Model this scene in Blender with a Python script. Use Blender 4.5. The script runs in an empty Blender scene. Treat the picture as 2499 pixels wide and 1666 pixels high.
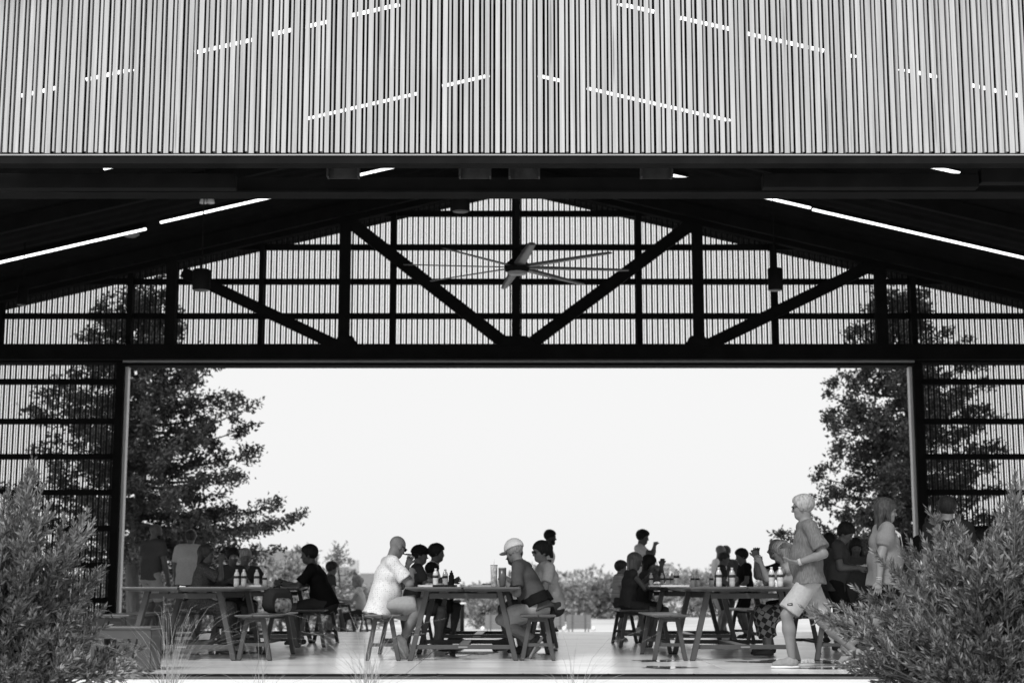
import bpy, math, random
import numpy as np
from mathutils import Vector, Matrix

scene = bpy.context.scene
COL = scene.collection
RND = random.Random(7)
NR = np.random.default_rng(11)

# ---------------------------------------------------------------- camera
FPX = 3800.0            # focal length in photo pixels (photo 2499 x 1666)
CAM_H = 0.80
HORIZON = 1429.0
TILT = math.atan((HORIZON - 833.0) / FPX)
cam_d = bpy.data.cameras.new('camera')
cam = bpy.data.objects.new('camera', cam_d)
COL.objects.link(cam)
cam.location = (0, 0, CAM_H)
cam.rotation_euler = (math.pi / 2 + TILT, 0, 0)
cam_d.sensor_width = 36.0
cam_d.lens = FPX / 2499.0 * 36.0
cam_d.clip_start = 0.1
cam_d.clip_end = 3000
cam_d.dof.use_dof = True
cam_d.dof.focus_distance = 14.6
cam_d.dof.aperture_fstop = 2.2
scene.camera = cam

# ---------------------------------------------------------------- light
SUN_ELEV = math.radians(46)
SUN_AZ = math.radians(208)       # compass style: 180 = behind the camera; hazy soft sun from the front
world = bpy.data.worlds.new('World')
scene.world = world
world.use_nodes = True
nt = world.node_tree
nt.nodes.clear()
sky = nt.nodes.new('ShaderNodeTexSky')
sky.sky_type = 'NISHITA'
sky.sun_disc = False
sky.sun_elevation = SUN_ELEV
sky.sun_rotation = SUN_AZ
sky.air_density = 1.0
sky.dust_density = 4.0
bw = nt.nodes.new('ShaderNodeRGBToBW')
mixs = nt.nodes.new('ShaderNodeMix')           # thin white overcast over the clear sky
mixs.data_type = 'FLOAT'
mixs.inputs[0].default_value = 0.85
mixs.inputs[3].default_value = 10.0
bgn = nt.nodes.new('ShaderNodeBackground')
bgn.inputs['Strength'].default_value = 0.092
wout = nt.nodes.new('ShaderNodeOutputWorld')
nt.links.new(sky.outputs[0], bw.inputs[0])
nt.links.new(bw.outputs[0], mixs.inputs[2])
nt.links.new(mixs.outputs[0], bgn.inputs['Color'])
nt.links.new(bgn.outputs[0], wout.inputs['Surface'])

sun_d = bpy.data.lights.new('sun', 'SUN')
sun_d.energy = 2.8
sun_d.angle = math.radians(14)
sun_d.color = (1.0, 1.0, 1.0)
sun = bpy.data.objects.new('sun', sun_d)
COL.objects.link(sun)
sdir = Vector((math.sin(SUN_AZ) * math.cos(SUN_ELEV), math.cos(SUN_AZ) * math.cos(SUN_ELEV), math.sin(SUN_ELEV)))
sun.rotation_euler = sdir.to_track_quat('Z', 'Y').to_euler()
sun.location = (-6, -8, 14)

scene.view_settings.view_transform = 'Standard'
scene.view_settings.look = 'None'
scene.view_settings.gamma = 1.0
scene.view_settings.exposure = 0.16
scene.view_settings.use_curve_mapping = False
scene.cycles.max_bounces = 8
scene.cycles.use_denoising = True

# ---------------------------------------------------------------- pixel helpers
CT, ST = math.cos(TILT), math.sin(TILT)
def ray(u, v):
    cx = (u - 1249.5) / FPX
    cy = (833.0 - v) / FPX
    return Vector((cx, CT - ST * cy, ST + CT * cy))
def P(u, v, d):
    r = ray(u, v)
    r = r * (d / r.y)
    return Vector((r.x, d, CAM_H + r.z))
def F(u, v, z=0.0):
    r = ray(u, v)
    r = r * ((z - CAM_H) / r.z)
    return Vector((r.x, r.y, z))
def X(u, d, v=1450):
    return P(u, v, d).x

# ---------------------------------------------------------------- materials (black-and-white photograph: greys)
MATS = {}
def mat(name, val, rough=0.7, amt=0.12, scale=8.0, stretch=(1, 1, 1), bump=0.0, bscale=None, spec=0.4, rand=0.0,
        metal=0.0, trans=0.0, detail=4.0, fleck=None):
    if name in MATS:
        return MATS[name]
    m = bpy.data.materials.new(name)
    m.use_nodes = True
    t = m.node_tree
    b = t.nodes['Principled BSDF']
    b.inputs['Roughness'].default_value = rough
    b.inputs['Specular IOR Level'].default_value = spec
    b.inputs['Metallic'].default_value = metal
    tc = t.nodes.new('ShaderNodeTexCoord')
    mp = t.nodes.new('ShaderNodeMapping')
    mp.inputs['Scale'].default_value = stretch
    t.links.new(tc.outputs['Object'], mp.inputs['Vector'])
    vec = mp.outputs['Vector']
    if rand > 0:
        oi = t.nodes.new('ShaderNodeObjectInfo')
        ad = t.nodes.new('ShaderNodeVectorMath'); ad.operation = 'MULTIPLY_ADD'
        ad.inputs[1].default_value = (1, 1, 1)
        sc = t.nodes.new('ShaderNodeMath'); sc.operation = 'MULTIPLY'; sc.inputs[1].default_value = 57.0
        t.links.new(oi.outputs['Random'], sc.inputs[0])
        t.links.new(vec, ad.inputs[0]); t.links.new(sc.outputs[0], ad.inputs[2])
        vec = ad.outputs[0]
    nz = t.nodes.new('ShaderNodeTexNoise')
    nz.inputs['Scale'].default_value = scale
    nz.inputs['Detail'].default_value = detail
    t.links.new(vec, nz.inputs['Vector'])
    mr = t.nodes.new('ShaderNodeMapRange')
    mr.inputs[1].default_value = 0.25; mr.inputs[2].default_value = 0.75
    mr.inputs[3].default_value = val * (1 - amt); mr.inputs[4].default_value = min(0.9, val * (1 + amt))
    t.links.new(nz.outputs['Fac'], mr.inputs[0])
    out = mr.outputs[0]
    if rand > 0:
        mr2 = t.nodes.new('ShaderNodeMapRange')
        mr2.inputs[3].default_value = 1 - rand; mr2.inputs[4].default_value = 1 + rand
        t.links.new(oi.outputs['Random'], mr2.inputs[0])
        mu = t.nodes.new('ShaderNodeMath'); mu.operation = 'MULTIPLY'
        t.links.new(out, mu.inputs[0]); t.links.new(mr2.outputs[0], mu.inputs[1])
        out = mu.outputs[0]
    if fleck:      # (voronoi scale, threshold, multiplier): small print marks or knots
        vo = t.nodes.new('ShaderNodeTexVoronoi')
        vo.inputs['Scale'].default_value = fleck[0]
        if len(fleck) > 3:
            vo.inputs['Randomness'].default_value = fleck[3]
        t.links.new(vec, vo.inputs['Vector'])
        lt = t.nodes.new('ShaderNodeMapRange'); lt.interpolation_type = 'SMOOTHSTEP'
        lt.inputs[1].default_value = fleck[1] * 0.6; lt.inputs[2].default_value = fleck[1]
        lt.inputs[3].default_value = fleck[2]; lt.inputs[4].default_value = 1.0
        t.links.new(vo.outputs['Distance'], lt.inputs[0])
        m2 = t.nodes.new('ShaderNodeMath'); m2.operation = 'MULTIPLY'
        t.links.new(out, m2.inputs[0]); t.links.new(lt.outputs[0], m2.inputs[1])
        out = m2.outputs[0]
    cb = t.nodes.new('ShaderNodeCombineColor')
    for i in range(3):
        t.links.new(out, cb.inputs[i])
    t.links.new(cb.outputs[0], b.inputs['Base Color'])
    if bump > 0:
        n2 = t.nodes.new('ShaderNodeTexNoise')
        n2.inputs['Scale'].default_value = bscale or scale * 3
        n2.inputs['Detail'].default_value = 3
        t.links.new(vec, n2.inputs['Vector'])
        bp = t.nodes.new('ShaderNodeBump')
        bp.inputs['Strength'].default_value = bump
        bp.inputs['Distance'].default_value = 0.02
        t.links.new(n2.outputs['Fac'], bp.inputs['Height'])
        t.links.new(bp.outputs[0], b.inputs['Normal'])
    if trans > 0:
        b.inputs['Transmission Weight'].default_value = trans
    MATS[name] = m
    return m

def emit_mat(name, val, strength):
    if name in MATS:
        return MATS[name]
    m = bpy.data.materials.new(name); m.use_nodes = True
    b = m.node_tree.nodes['Principled BSDF']
    b.inputs['Base Color'].default_value = (val, val, val, 1)
    b.inputs['Emission Color'].default_value = (1, 1, 1, 1)
    b.inputs['Emission Strength'].default_value = strength
    MATS[name] = m
    return m

# ---------------------------------------------------------------- mesh helpers
def mesh_np(name, V, Fq, m=None, smooth=False):
    V = np.asarray(V, dtype=np.float32); Fq = np.asarray(Fq, dtype=np.int32)
    me = bpy.data.meshes.new(name)
    n, k = Fq.shape
    me.vertices.add(len(V)); me.vertices.foreach_set('co', V.ravel())
    me.loops.add(n * k); me.loops.foreach_set('vertex_index', Fq.ravel())
    me.polygons.add(n)
    me.polygons.foreach_set('loop_start', np.arange(0, n * k, k, dtype=np.int32))
    me.polygons.foreach_set('loop_total', np.full(n, k, dtype=np.int32))
    if smooth:
        me.polygons.foreach_set('use_smooth', np.ones(n, dtype=bool))
    me.update(calc_edges=True)
    if m: me.materials.append(m)
    return me

class MB:
    """collects boxes, beams, tubes and lathes into one mesh"""
    def __init__(s): s.v = []; s.f = []; s.sm = []
    def add(s, V, Fc, smooth=False):
        o = len(s.v)
        s.v += [tuple(p) for p in V]
        s.f += [tuple(i + o for i in f) for f in Fc]
        s.sm += [smooth] * len(Fc)
        return s
    def box(s, x0, x1, y0, y1, z0, z1):
        V = [(x, y, z) for z in (z0, z1) for y in (y0, y1) for x in (x0, x1)]
        return s.add(V, [(0, 2, 3, 1), (4, 5, 7, 6), (0, 1, 5, 4), (2, 6, 7, 3), (0, 4, 6, 2), (1, 3, 7, 5)])
    def beam(s, a, b, w, h, up=(0, 0, 1), flat_ends=False):
        a = Vector(a); b = Vector(b); d = (b - a).normalized(); up = Vector(up)
        sx = d.cross(up)
        if sx.length < 1e-5: sx = d.cross(Vector((0, 1, 0)))
        sx.normalize(); uz = sx.cross(d).normalized()
        V = []
        for p in (a, b):
            for i, j in ((-1, -1), (1, -1), (1, 1), (-1, 1)):
                q = p + sx * (i * w / 2) + uz * (j * h / 2)
                if flat_ends and abs(d.z) > 1e-4:
                    q = q + d * ((p.z - q.z) / d.z)
                V.append(q)
        return s.add(V, [(0, 1, 2, 3), (7, 6, 5, 4), (0, 4, 5, 1), (1, 5, 6, 2), (2, 6, 7, 3), (3, 7, 4, 0)])
    def tube(s, pts, rad, n=8, cap=True):
        pts = [Vector(p) for p in pts]; V = []; Fc = []
        up = Vector((0.13, 0.21, 0.97))
        for i, p in enumerate(pts):
            d = (pts[min(i + 1, len(pts) - 1)] - pts[max(i - 1, 0)]).normalized()
            ax = d.cross(up)
            if ax.length < 1e-3: ax = d.cross(Vector((1, 0, 0)))
            ax.normalize(); ay = d.cross(ax)
            r = rad[i] if isinstance(rad, (list, tuple)) else rad
            for k in range(n):
                a = 2 * math.pi * k / n
                V.append(p + ax * (r * math.cos(a)) + ay * (r * math.sin(a)))
        for i in range(len(pts) - 1):
            for k in range(n):
                k2 = (k + 1) % n
                Fc.append((i * n + k, i * n + k2, (i + 1) * n + k2, (i + 1) * n + k))
        s.add(V, Fc, True)
        if cap:
            o = len(s.v) - len(V)
            s.f += [tuple(o + k for k in range(n))[::-1], tuple(o + (len(pts) - 1) * n + k for k in range(n))]
            s.sm += [False, False]
        return s
    def lathe(s, prof, c=(0, 0, 0), n=14, smooth=True):
        V = []; Fc = []
        for r, z in prof:
            for k in range(n):
                a = 2 * math.pi * k / n
                V.append((c[0] + r * math.cos(a), c[1] + r * math.sin(a), c[2] + z))
        for i in range(len(prof) - 1):
            for k in range(n):
                k2 = (k + 1) % n
                Fc.append((i * n + k, i * n + k2, (i + 1) * n + k2, (i + 1) * n + k))
        Fc.append(tuple(range(n))[::-1]); Fc.append(tuple((len(prof) - 1) * n + k for k in range(n)))
        return s.add(V, Fc, smooth)
    def mesh(s, name, m):
        me = bpy.data.meshes.new(name)
        me.from_pydata(s.v, [], s.f)
        me.polygons.foreach_set('use_smooth', s.sm)
        me.update()
        if m: me.materials.append(m)
        return me
    def build(s, name, m, parent=None, bevel=0.0):
        o = bpy.data.objects.new(name, s.mesh(name, m))
        COL.objects.link(o)
        if parent: o.parent = parent
        if bevel > 0:
            md = o.modifiers.new('bevel', 'BEVEL'); md.width = bevel; md.segments = 2; md.limit_method = 'ANGLE'
        return o

def link_mesh(name, me, parent=None, loc=None, scale=None, rotz=None):
    o = bpy.data.objects.new(name, me); COL.objects.link(o)
    if parent: o.parent = parent
    if loc is not None: o.location = loc
    if scale is not None: o.scale = scale
    if rotz is not None: o.rotation_euler = (0, 0, rotz)
    return o
def empty(name, loc=(0, 0, 0), rotz=0.0, parent=None):
    o = bpy.data.objects.new(name, None); COL.objects.link(o)
    o.location = loc; o.rotation_euler = (0, 0, rotz); o.empty_display_size = 0.2
    if parent: o.parent = parent
    return o
def tag(o, label=None, cat=None, group=None, kind=None):
    if label: o['label'] = label
    if cat: o['category'] = cat
    if group: o['group'] = group
    if kind: o['kind'] = kind
    return o
def copy_tree(o, parent=None):
    c = o.copy(); COL.objects.link(c)
    if parent: c.parent = parent
    for ch in list(o.children):
        copy_tree(ch, c)
    return c
# ================================================================ THE SETTING
M_conc = mat('concrete_floor', 0.76, 0.20, 0.26, 0.9, (1, 1.6, 1), bump=0.06, bscale=30, spec=0.8, rand=0.05, detail=8)
M_pave = mat('pale_paving', 0.86, 0.8, 0.10, 1.6, bump=0.1, bscale=50, detail=6)
M_field = mat('dry_field', 0.48, 0.95, 0.30, 0.12, (1, 1.5, 1), detail=10)
M_steel = mat('dark_steel', 0.011, 0.75, 0.25, 3.0, spec=0.04)
M_steel2 = mat('grey_steel', 0.009, 0.7, 0.3, 4.0, spec=0.06)
M_deck = mat('roof_deck', 0.012, 0.9, 0.2, 3.0, spec=0.02)
M_light = mat('pale_metal', 0.36, 0.6, 0.08, 5.0)
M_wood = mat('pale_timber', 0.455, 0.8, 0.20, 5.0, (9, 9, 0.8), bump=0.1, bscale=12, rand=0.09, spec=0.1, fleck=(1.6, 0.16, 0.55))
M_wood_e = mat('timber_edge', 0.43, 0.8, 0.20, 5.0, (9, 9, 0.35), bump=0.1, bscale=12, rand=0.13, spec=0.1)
M_rear = mat('shaded_timber', 0.02, 0.8, 0.25, 5.0, (6, 6, 0.5), spec=0.05)  # darkness of the backlit rear slats is put into the timber colour
M_led = emit_mat('led_tube', 0.8, 2.5)

# ground: one sheet to the horizon, falling away behind the pavilion
def ground_z(y):
    if y < 28.5: return -0.16
    if y < 62: return -0.16 - (y - 28.5) / 33.5 * 1.14
    return -1.30 - min(1.0, (y - 62) / 500.0) * 1.5
ys = [-80, 0, 8, 11, 13, 20, 28.5] + list(np.linspace(31, 62, 12)) + [75, 90, 120, 160, 220, 320, 480, 700, 1100, 2000]
xs = [-1500, -600, -250, -100, -50, -25, -12, 0, 12, 25, 50, 100, 250, 600, 1500]
V = [(x, y, ground_z(y) + (0.12 * math.sin(x * 0.07 + y * 0.05) if y > 45 else 0)) for y in ys for x in xs]
nx = len(xs)
Fc = [(j * nx + i, j * nx + i + 1, (j + 1) * nx + i + 1, (j + 1) * nx + i) for j in range(len(ys) - 1) for i in range(nx - 1)]
tag(link_mesh('ground', mesh_np('ground', V, Fc, M_field, True)), kind='structure')
tag(MB().box(-16, 16, 12.35, 14.44, -0.15, -0.036).build('pavement', M_pave), kind='structure')
V = []; yp = [28.0, 28.5] + list(np.linspace(31, 62, 12)); yp = [y for y in yp if y < 58]
for y in yp: V += [(-30, y, ground_z(y) + .03), (30, y, ground_z(y) + .03)]
tag(link_mesh('path', mesh_np('path', V, [(2 * i, 2 * i + 1, 2 * i + 3, 2 * i + 2) for i in range(len(yp) - 1)], M_pave)), kind='structure')

# slab with separate saw-cut panels
slab = tag(MB().box(-14, 14, 14.45, 28.0, -0.15, -0.012).build('floor_slab', mat('joint_fill', 0.10, 0.9)), kind='structure')
JX = [2.07 + 3.05 * k for k in range(-5, 5)]
JY = [14.62, 17.67, 20.72, 23.77, 26.82, 28.0]
for i in range(len(JX) - 1):
    for j in range(len(JY) - 1):
        MB().box(JX[i] + 0.004, JX[i + 1] - 0.004, JY[j] + (0.004 if j else 0.0), JY[j + 1] - 0.004, -0.012, 0.0).build('slab_panel', M_conc, slab, 0.003)
trk = empty('door_track', (0, 14.53, -0.03)); tag(trk, 'dark steel track along the front edge of the concrete floor', 'track')
for x0, x1 in ((-14, -3.66), (-3.655, 2.6), (2.605, 14)):
    b = MB().box(x0, x1, -0.078, 0.085, -0.002, 0.034).build('rail', M_steel2, trk)
for k in range(-9, 10):
    MB().lathe([(0.009, 0), (0.009, 0.005), (0.006, 0.007)], (k * 0.78 + 0.1, 0.0, 0.0335), 8).build('bolt', M_steel, trk)

# puddles left on the floor: thin films of water
M_water = mat('puddle_water', 0.16, 0.04, 0.15, 3.0, spec=0.7)
def puddle(u0, u1, v0, v1, label, seed):
    r = random.Random(seed)
    a = F(u0, v1); b = F(u1, v1); c = F((u0 + u1) / 2, v0)
    cx = (a.x + b.x) / 2; cy = (a.y + c.y) / 2; rx = abs(b.x - a.x) / 2; ry = abs(c.y - a.y) / 2
    n = 48; ph = [r.uniform(0, 6.28) for _ in range(5)]
    V = [(0, 0, 0)]
    for k in range(n):
        t = 2 * math.pi * k / n
        q = 0.80 + 0.14 * math.sin(3 * t + ph[0]) + 0.12 * math.sin(5 * t + ph[1]) + 0.09 * math.sin(9 * t + ph[2])
        V.append((rx * q * math.cos(t), ry * q * math.sin(t), 0))
    me = mesh_np('puddle', V, [(0, 1 + k, 1 + (k + 1) % n) for k in range(n)], M_water)
    tag(link_mesh('puddle', me, None, (cx, cy, 0.003)), label, 'puddle', 'puddles on the concrete floor')
puddle(1040, 1240, 1576, 1601, 'puddle under the long side of the table between bald man and white cap', 1)
puddle(1292, 1372, 1580, 1598, 'small puddle under the bench of the man in the white cap', 2)
puddle(1560, 1712, 1624, 1632, 'thin puddle by the steel track below the empty bench', 3)
puddle(1540, 1668, 1609, 1615, 'narrow puddle in front of the empty bench feet', 4)
puddle(1800, 2120, 1608, 1620, 'long puddle behind the feet of the striding man', 5)
puddle(1925, 2130, 1627, 1633, 'puddle at the track between the striding man and the shrub', 6)
puddle(430, 640, 1586, 1598, 'dark puddle beneath the table with the backpack bench', 7)

# ================================================================ THE PAVILION
BX = 0.07                     # building axis
SL = 0.236                    # roof slope
YF, YB = 14.60, 29.0          # front and rear screens
ZR = P(1260, 441, YB).z + 0.10   # ridge underside
def roof_z(x, off=0.0): return ZR - off - SL * abs(x - BX)

roof = empty('pavilion_roof', (BX, 22, ZR))
tag(roof, 'dark gable roof over the open pavilion, lined with ribbed deck', 'roof', kind='thing')
def roof_side(sg):
    V = []; Fc = []
    ysr = np.arange(13.9, 30.4, 0.10)
    prof = [0, 0, -0.035, -0.035]
    for i, y in enumerate(ysr):
        z = prof[i % 4]
        for x in (0.0, 13.2):
            V.append((sg * x, y - 22, z - SL * x))
        for x in (0.0, 13.2):
            V.append((sg * x, y - 22, 0.22 - SL * x))
    for i in range(len(ysr) - 1):
        a = i * 4; b = a + 4
        Fc += [(a, a + 1, b + 1, b), (a + 2, b + 2, b + 3, a + 3)]
    m = MB(); m.add(V, Fc)
    L = len(ysr) - 1
    m.add([V[1], V[3], V[L * 4 + 3], V[L * 4 + 1]], [(0, 1, 2, 3)])
    m.add([V[0], V[1], V[3], V[2]], [(0, 1, 2, 3)]); m.add([V[L * 4], V[L * 4 + 1], V[L * 4 + 3], V[L * 4 + 2]], [(0, 3, 2, 1)])
    m.build('deck', M_deck, roof)
for sg in (-1, 1):
    roof_side(sg)
    for y in (16.3, 20.4, 24.3, 28.1):
        MB().beam((sg * 0.08, y - 22, -0.16), (sg * 13, y - 22, -0.16 - SL * 13), 0.12, 0.22).build('rafter', M_steel, roof)
MB().box(-0.09, 0.09, -7.3, 6.9, -0.36, -0.04).build('ridge_beam', M_steel, roof)
for sg in (-1, 1):     # side walls, outside the frame
    MB().box(sg * 12.9 - 0.08, sg * 12.9 + 0.08, -7.3, 6.9, 2.6 - ZR, -SL * 12.9 - 0.05).build('side_wall', M_rear, roof)
    for y in (-7.2, -3, 2, 6.7):
        MB().box(sg * 12.6 - 0.12, sg * 12.6 + 0.12, y - 0.12, y + 0.12, -ZR, -SL * 12.6 - 0.05).build('post', M_steel, roof)

# front screen: pale slats, wide flat ones and narrow deep ones in turn
ZS = P(1250, 374, YF).z
front = empty('front_screen', (BX, YF, ZS))
tag(front, 'pale vertical timber slat screen hung across the top of the entrance', 'screen')
wide_me = MB().box(-0.0222, 0.0222, -0.022, 0.0, 0, 1).mesh('slat', M_wood)
narr_me = MB().box(-0.0100, 0.0100, -0.020, 0.045, 0, 1).mesh('slat', M_wood_e)
PITCH = 0.1036
k0 = int(5.25 / PITCH)
for k in range(-k0, k0 + 1):
    jx = RND.uniform(-0.003, 0.003)
    x = k * PITCH
    o = link_mesh('slat', wide_me, front, (x + jx, RND.uniform(-0.003, 0.003), RND.uniform(-0.006, 0.004)), (RND.uniform(0.93, 1.07), 1, roof_z(x + BX) - ZS - 0.03))
    o.rotation_euler = (0, RND.uniform(-0.0012, 0.0012), 0)
    x2 = x + PITCH * 0.5 + RND.uniform(-0.004, 0.004)
    o = link_mesh('slat', narr_me, front, (x2, 0.0, 0.010 + RND.uniform(-0.006, 0.006)), (RND.uniform(0.85, 1.12), 1, roof_z(x2 + BX) - ZS - 0.03))
    o.rotation_euler = (0, RND.uniform(-0.0015, 0.0015), 0)
for v0, v1 in ((8, -14), (168, 143), (325, 298), (373, 357)):
    za = P(1250, v0, YF + 0.08).z - ZS; zb = P(1250, v1, YF + 0.08).z - ZS
    MB().box(-5.6, 5.6, 0.0535, 0.10, za, zb).build('girt', mat('girt_grey', .05, .8, .3, 3, spec=.05), front)
MB().box(-12.8, 12.8, -0.03, 0.09, -0.030, -0.018).build('flange', M_light, front)  # pale strip: the lit edge of the flange is put into its colour
zh = P(1250, 407, YF + 0.1).z - ZS
MB().box(-12.8, 12.8, -0.02, 0.16, zh, -0.0305).build('header_beam', M_steel, front)
yi = YF + 1.0
za = P(1250, 474, yi).z - ZS; zb = P(1250, 434, yi).z - ZS
MB().box(-12.8, 12.8, 0.98, 1.14, za + .0205, zb).build('inner_beam', M_steel, front)
MB().box(-12.8, 12.8, 0.92, 1.20, za + .001, za + 0.02).build('inner_flange', M_steel, front)
for u0, u1 in ((804, 873), (1125, 1194), (1246, 1313), (1567, 1636)):
    xa = X(u0, YF + 0.6, 415) - BX; xb = X(u1, YF + 0.6, 415) - BX
    m = MB().box(xa, xb, 0.62, 0.635, P(1250, 436, YF + .62).z - ZS, P(1250, 398, YF + .62).z - ZS + 0.1)
    m.box(xa - 0.02, xa - 0.001, 0.52, 0.65, P(1250, 436, YF + .62).z - ZS, P(1250, 398, YF + .62).z - ZS + 0.1)
    m.box(xb + 0.001, xb + 0.02, 0.52, 0.65, P(1250, 436, YF + .62).z - ZS, P(1250, 398, YF + .62).z - ZS + 0.1)
    m.build('hanger_plate', mat('plate_steel', 0.022, 0.6, 0.5, 9.0), front)
for u0, u1, v0, v1 in ((-200, 575, 461, 425), (1861, 2386, 459, 425), (2392, 2700, 447, 413)):
    y = YF + 0.5
    MB().box(X(u0, y, 440) - BX, X(u1, y, 440) - BX, 0.46, 0.60, P(1250, v0, y).z - ZS, P(1250, v1, y).z - ZS).build('track_housing', M_steel2, front, 0.008)
for x in (-4.4, -2.2, 2.2, 4.4):      # hidden front truss posts standing behind the slats
    MB().box(x - 0.06, x + 0.06, 0.2, 0.32, 0.0, roof_z(x + BX) - ZS - 0.05).build('truss_post', M_steel, front)

# linear lights fixed under the roof
def roof_hit(u, v, off):
    r = ray(u, v)
    for sg in (-1, 1):
        # z = ZR-off - SL*sg*(x-BX)
        den = r.z + SL * sg * r.x
        t = (ZR - off + SL * sg * BX - CAM_H) / den
        p = Vector((r.x * t, r.y * t, CAM_H + r.z * t))
        if (p.x - BX) * sg >= 0: return p
    return p
D2 = 1.0625
def led(x0, y0, x1, y1, label):
    a = roof_hit(x0 * D2, y0 * D2, 0.12); b = roof_hit(x1 * D2, y1 * D2, 0.12)
    y = (a.y + b.y) / 2
    a = P(x0 * D2, y0 * D2, y); b = P(x1 * D2, y1 * D2, y)
    a.z = roof_z(a.x, 0.12); b.z = roof_z(b.x, 0.12)
    e = empty('linear_light', tuple((a + b) / 2)); tag(e, label, 'light', 'linear lights under the roof')
    c = (a + b) / 2
    MB().beam(a - c, b - c, 0.05, 0.030).build('tube', M_led, e)
    up = Vector((0, 0, 0.045))
    MB().beam(a - c + up, b - c + up, 0.075, 0.05).build('housing', M_steel, e)
led(-60, 620, 336, 522, 'linear light tube low on the roof slope above the standing bald man')
led(368, 514, 760, 419, 'linear light tube continuing up the slope beside the pair of floodlight heads')
led(1610, 421, 1862, 477, 'linear light tube ending at a small joint above the standing boys')
led(1866, 478, 2420, 611, 'long linear light tube low on the roof slope above the walking woman')
L2 = 'linear light tube glimpsed between the pale front slats, upper row'
L1 = 'linear light tube glimpsed between the pale front slats, lower row'
for q in ((48, 220, 135, 201), (198, 184, 308, 158), (447, 123, 586, 89), (620, 81, 752, 50), (803, 38, 918, 10),
          (1418, 9, 1502, 27), (1563, 41, 1682, 69), (1713, 75, 1892, 119), (1944, 127, 1972, 133), (2043, 152, 2152, 178), (2223, 194, 2342, 221)):
    led(*q, L2)
for q in ((667, 283, 957, 214), (1016, 199, 1124, 173), (1236, 174, 1292, 187), (1348, 201, 1684, 281)):
    led(*q, L1)
led(823, 403, 906, 383, 'short linear light tube seen under the header beside a hanger plate')
led(1538, 401, 1580, 411, 'short linear light tube seen under the header above the central truss bay')
led(2130, 381, 2204, 398, 'short linear light tube seen above the long track housing')
led(238, 388, 262, 382, 'tiny stub of linear light seen above the track housing')

# rear wall: slats, girts, columns, truss, beam and the wide opening
rear = empty('rear_screen', (BX, YB, 0))
tag(rear, 'dark backlit slatted rear gable wall with trusses around a wide opening', 'wall', kind='thing')
zb0 = P(1260, 888, YB).z; zb1 = P(1260, 850, YB).z
JL = X(300, YB, 1100) - BX; JR = X(2232, YB, 1100) - BX
gable = empty('gable_screen', (0, 0, 0), 0, rear)
sl_me = MB().box(-0.0165, 0.0165, 0.10, 0.125, 0, 1).mesh('slat', M_rear)  # thinner than the front slats: bloom of the sky is put into their width
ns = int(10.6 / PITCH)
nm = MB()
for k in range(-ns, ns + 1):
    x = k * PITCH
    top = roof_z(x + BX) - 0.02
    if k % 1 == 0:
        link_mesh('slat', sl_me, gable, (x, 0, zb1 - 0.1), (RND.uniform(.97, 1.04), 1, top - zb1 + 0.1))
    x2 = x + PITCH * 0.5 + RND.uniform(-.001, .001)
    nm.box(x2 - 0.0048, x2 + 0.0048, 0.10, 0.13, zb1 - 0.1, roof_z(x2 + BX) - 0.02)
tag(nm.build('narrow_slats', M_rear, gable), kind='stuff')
girt_h = 0.105
for vy in (490, 567, 646, 725):
    z = P(1260, vy * D2, YB).z
    xm = min(12.5, (ZR - z) / SL - 0.05)
    MB().box(-xm, xm, -0.005, 0.095, z - girt_h / 2, z + girt_h / 2).build('girt', M_steel, gable)
for cx, w in ((300, 13), (600, 11), (903, 12), (1468, 14), (1777, 13), (2096, 13), (6, 10)):
    x = X(cx * D2, YB - .1, 700) - BX; hw = w * D2 * YB / FPX / 2
    MB().box(x - hw, x + hw, -0.15, -0.006, zb1, roof_z(x + BX) - 0.03).build('column', M_steel, gable)
for sg, xj in ((-1, JL), (1, JR)):
    side = empty('side_screen', (0, 0, 0), 0, rear)
    n0 = int(abs(xj) / PITCH) + 1
    nm = MB()
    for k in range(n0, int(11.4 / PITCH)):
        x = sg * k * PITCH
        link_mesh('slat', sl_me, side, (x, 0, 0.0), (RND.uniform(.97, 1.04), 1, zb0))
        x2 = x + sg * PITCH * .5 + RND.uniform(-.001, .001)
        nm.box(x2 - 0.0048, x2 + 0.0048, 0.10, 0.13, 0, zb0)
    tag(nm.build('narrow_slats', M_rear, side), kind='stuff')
    for vy in (876, 967, 1048, 1130, 1213, 1297, 1378):
        z = P(1260, vy * D2, YB).z
        xa, xb = sorted((xj, sg * 12.5))
        MB().box(xa, xb, -0.005, 0.095, z - girt_h / 2, z + girt_h / 2).build('girt', M_steel, side)
    xa, xb = sorted((xj, xj + sg * 0.15))
    MB().box(xa, xb, -0.15, 0.15, 0, zb0).build('door_post', M_steel, side)
    xa, xb = sorted((xj - sg * 0.055, xj - sg * 0.002))
    MB().box(xa, xb, -0.05, 0.12, 0, zb0 - 0.06).build('jamb', mat('jamb_lit', .62, .5, .05, 3), side)  # skylight on the reveal is put into this pale colour
MB().box(-12.9, 12.9, -0.20, 0.2, zb0, zb1).build('beam', M_steel, rear)
MB().box(JL, JR, -0.26, -0.205, zb0 - 0.005, zb0 + 0.035).build('track_cover', M_light, rear)
MB().box(JL, JR, -0.24, 0.15, zb0 - 0.06, zb0 - 0.006).build('door_track', M_steel, rear)
truss = empty('truss', (0, 0, 0), 0, rear)
YT = YB - 0.42
def tm(x0, y0, x1, y1, w, name, yy=YT):
    a = P(x0 * D2, y0 * D2, yy); b = P(x1 * D2, y1 * D2, yy)
    o = Vector((BX, YB, 0))
    MB().beam(a - o, b - o, w * D2 * yy / FPX, 0.13, up=(0, 1, 0)).build(name, M_steel, truss)
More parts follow.
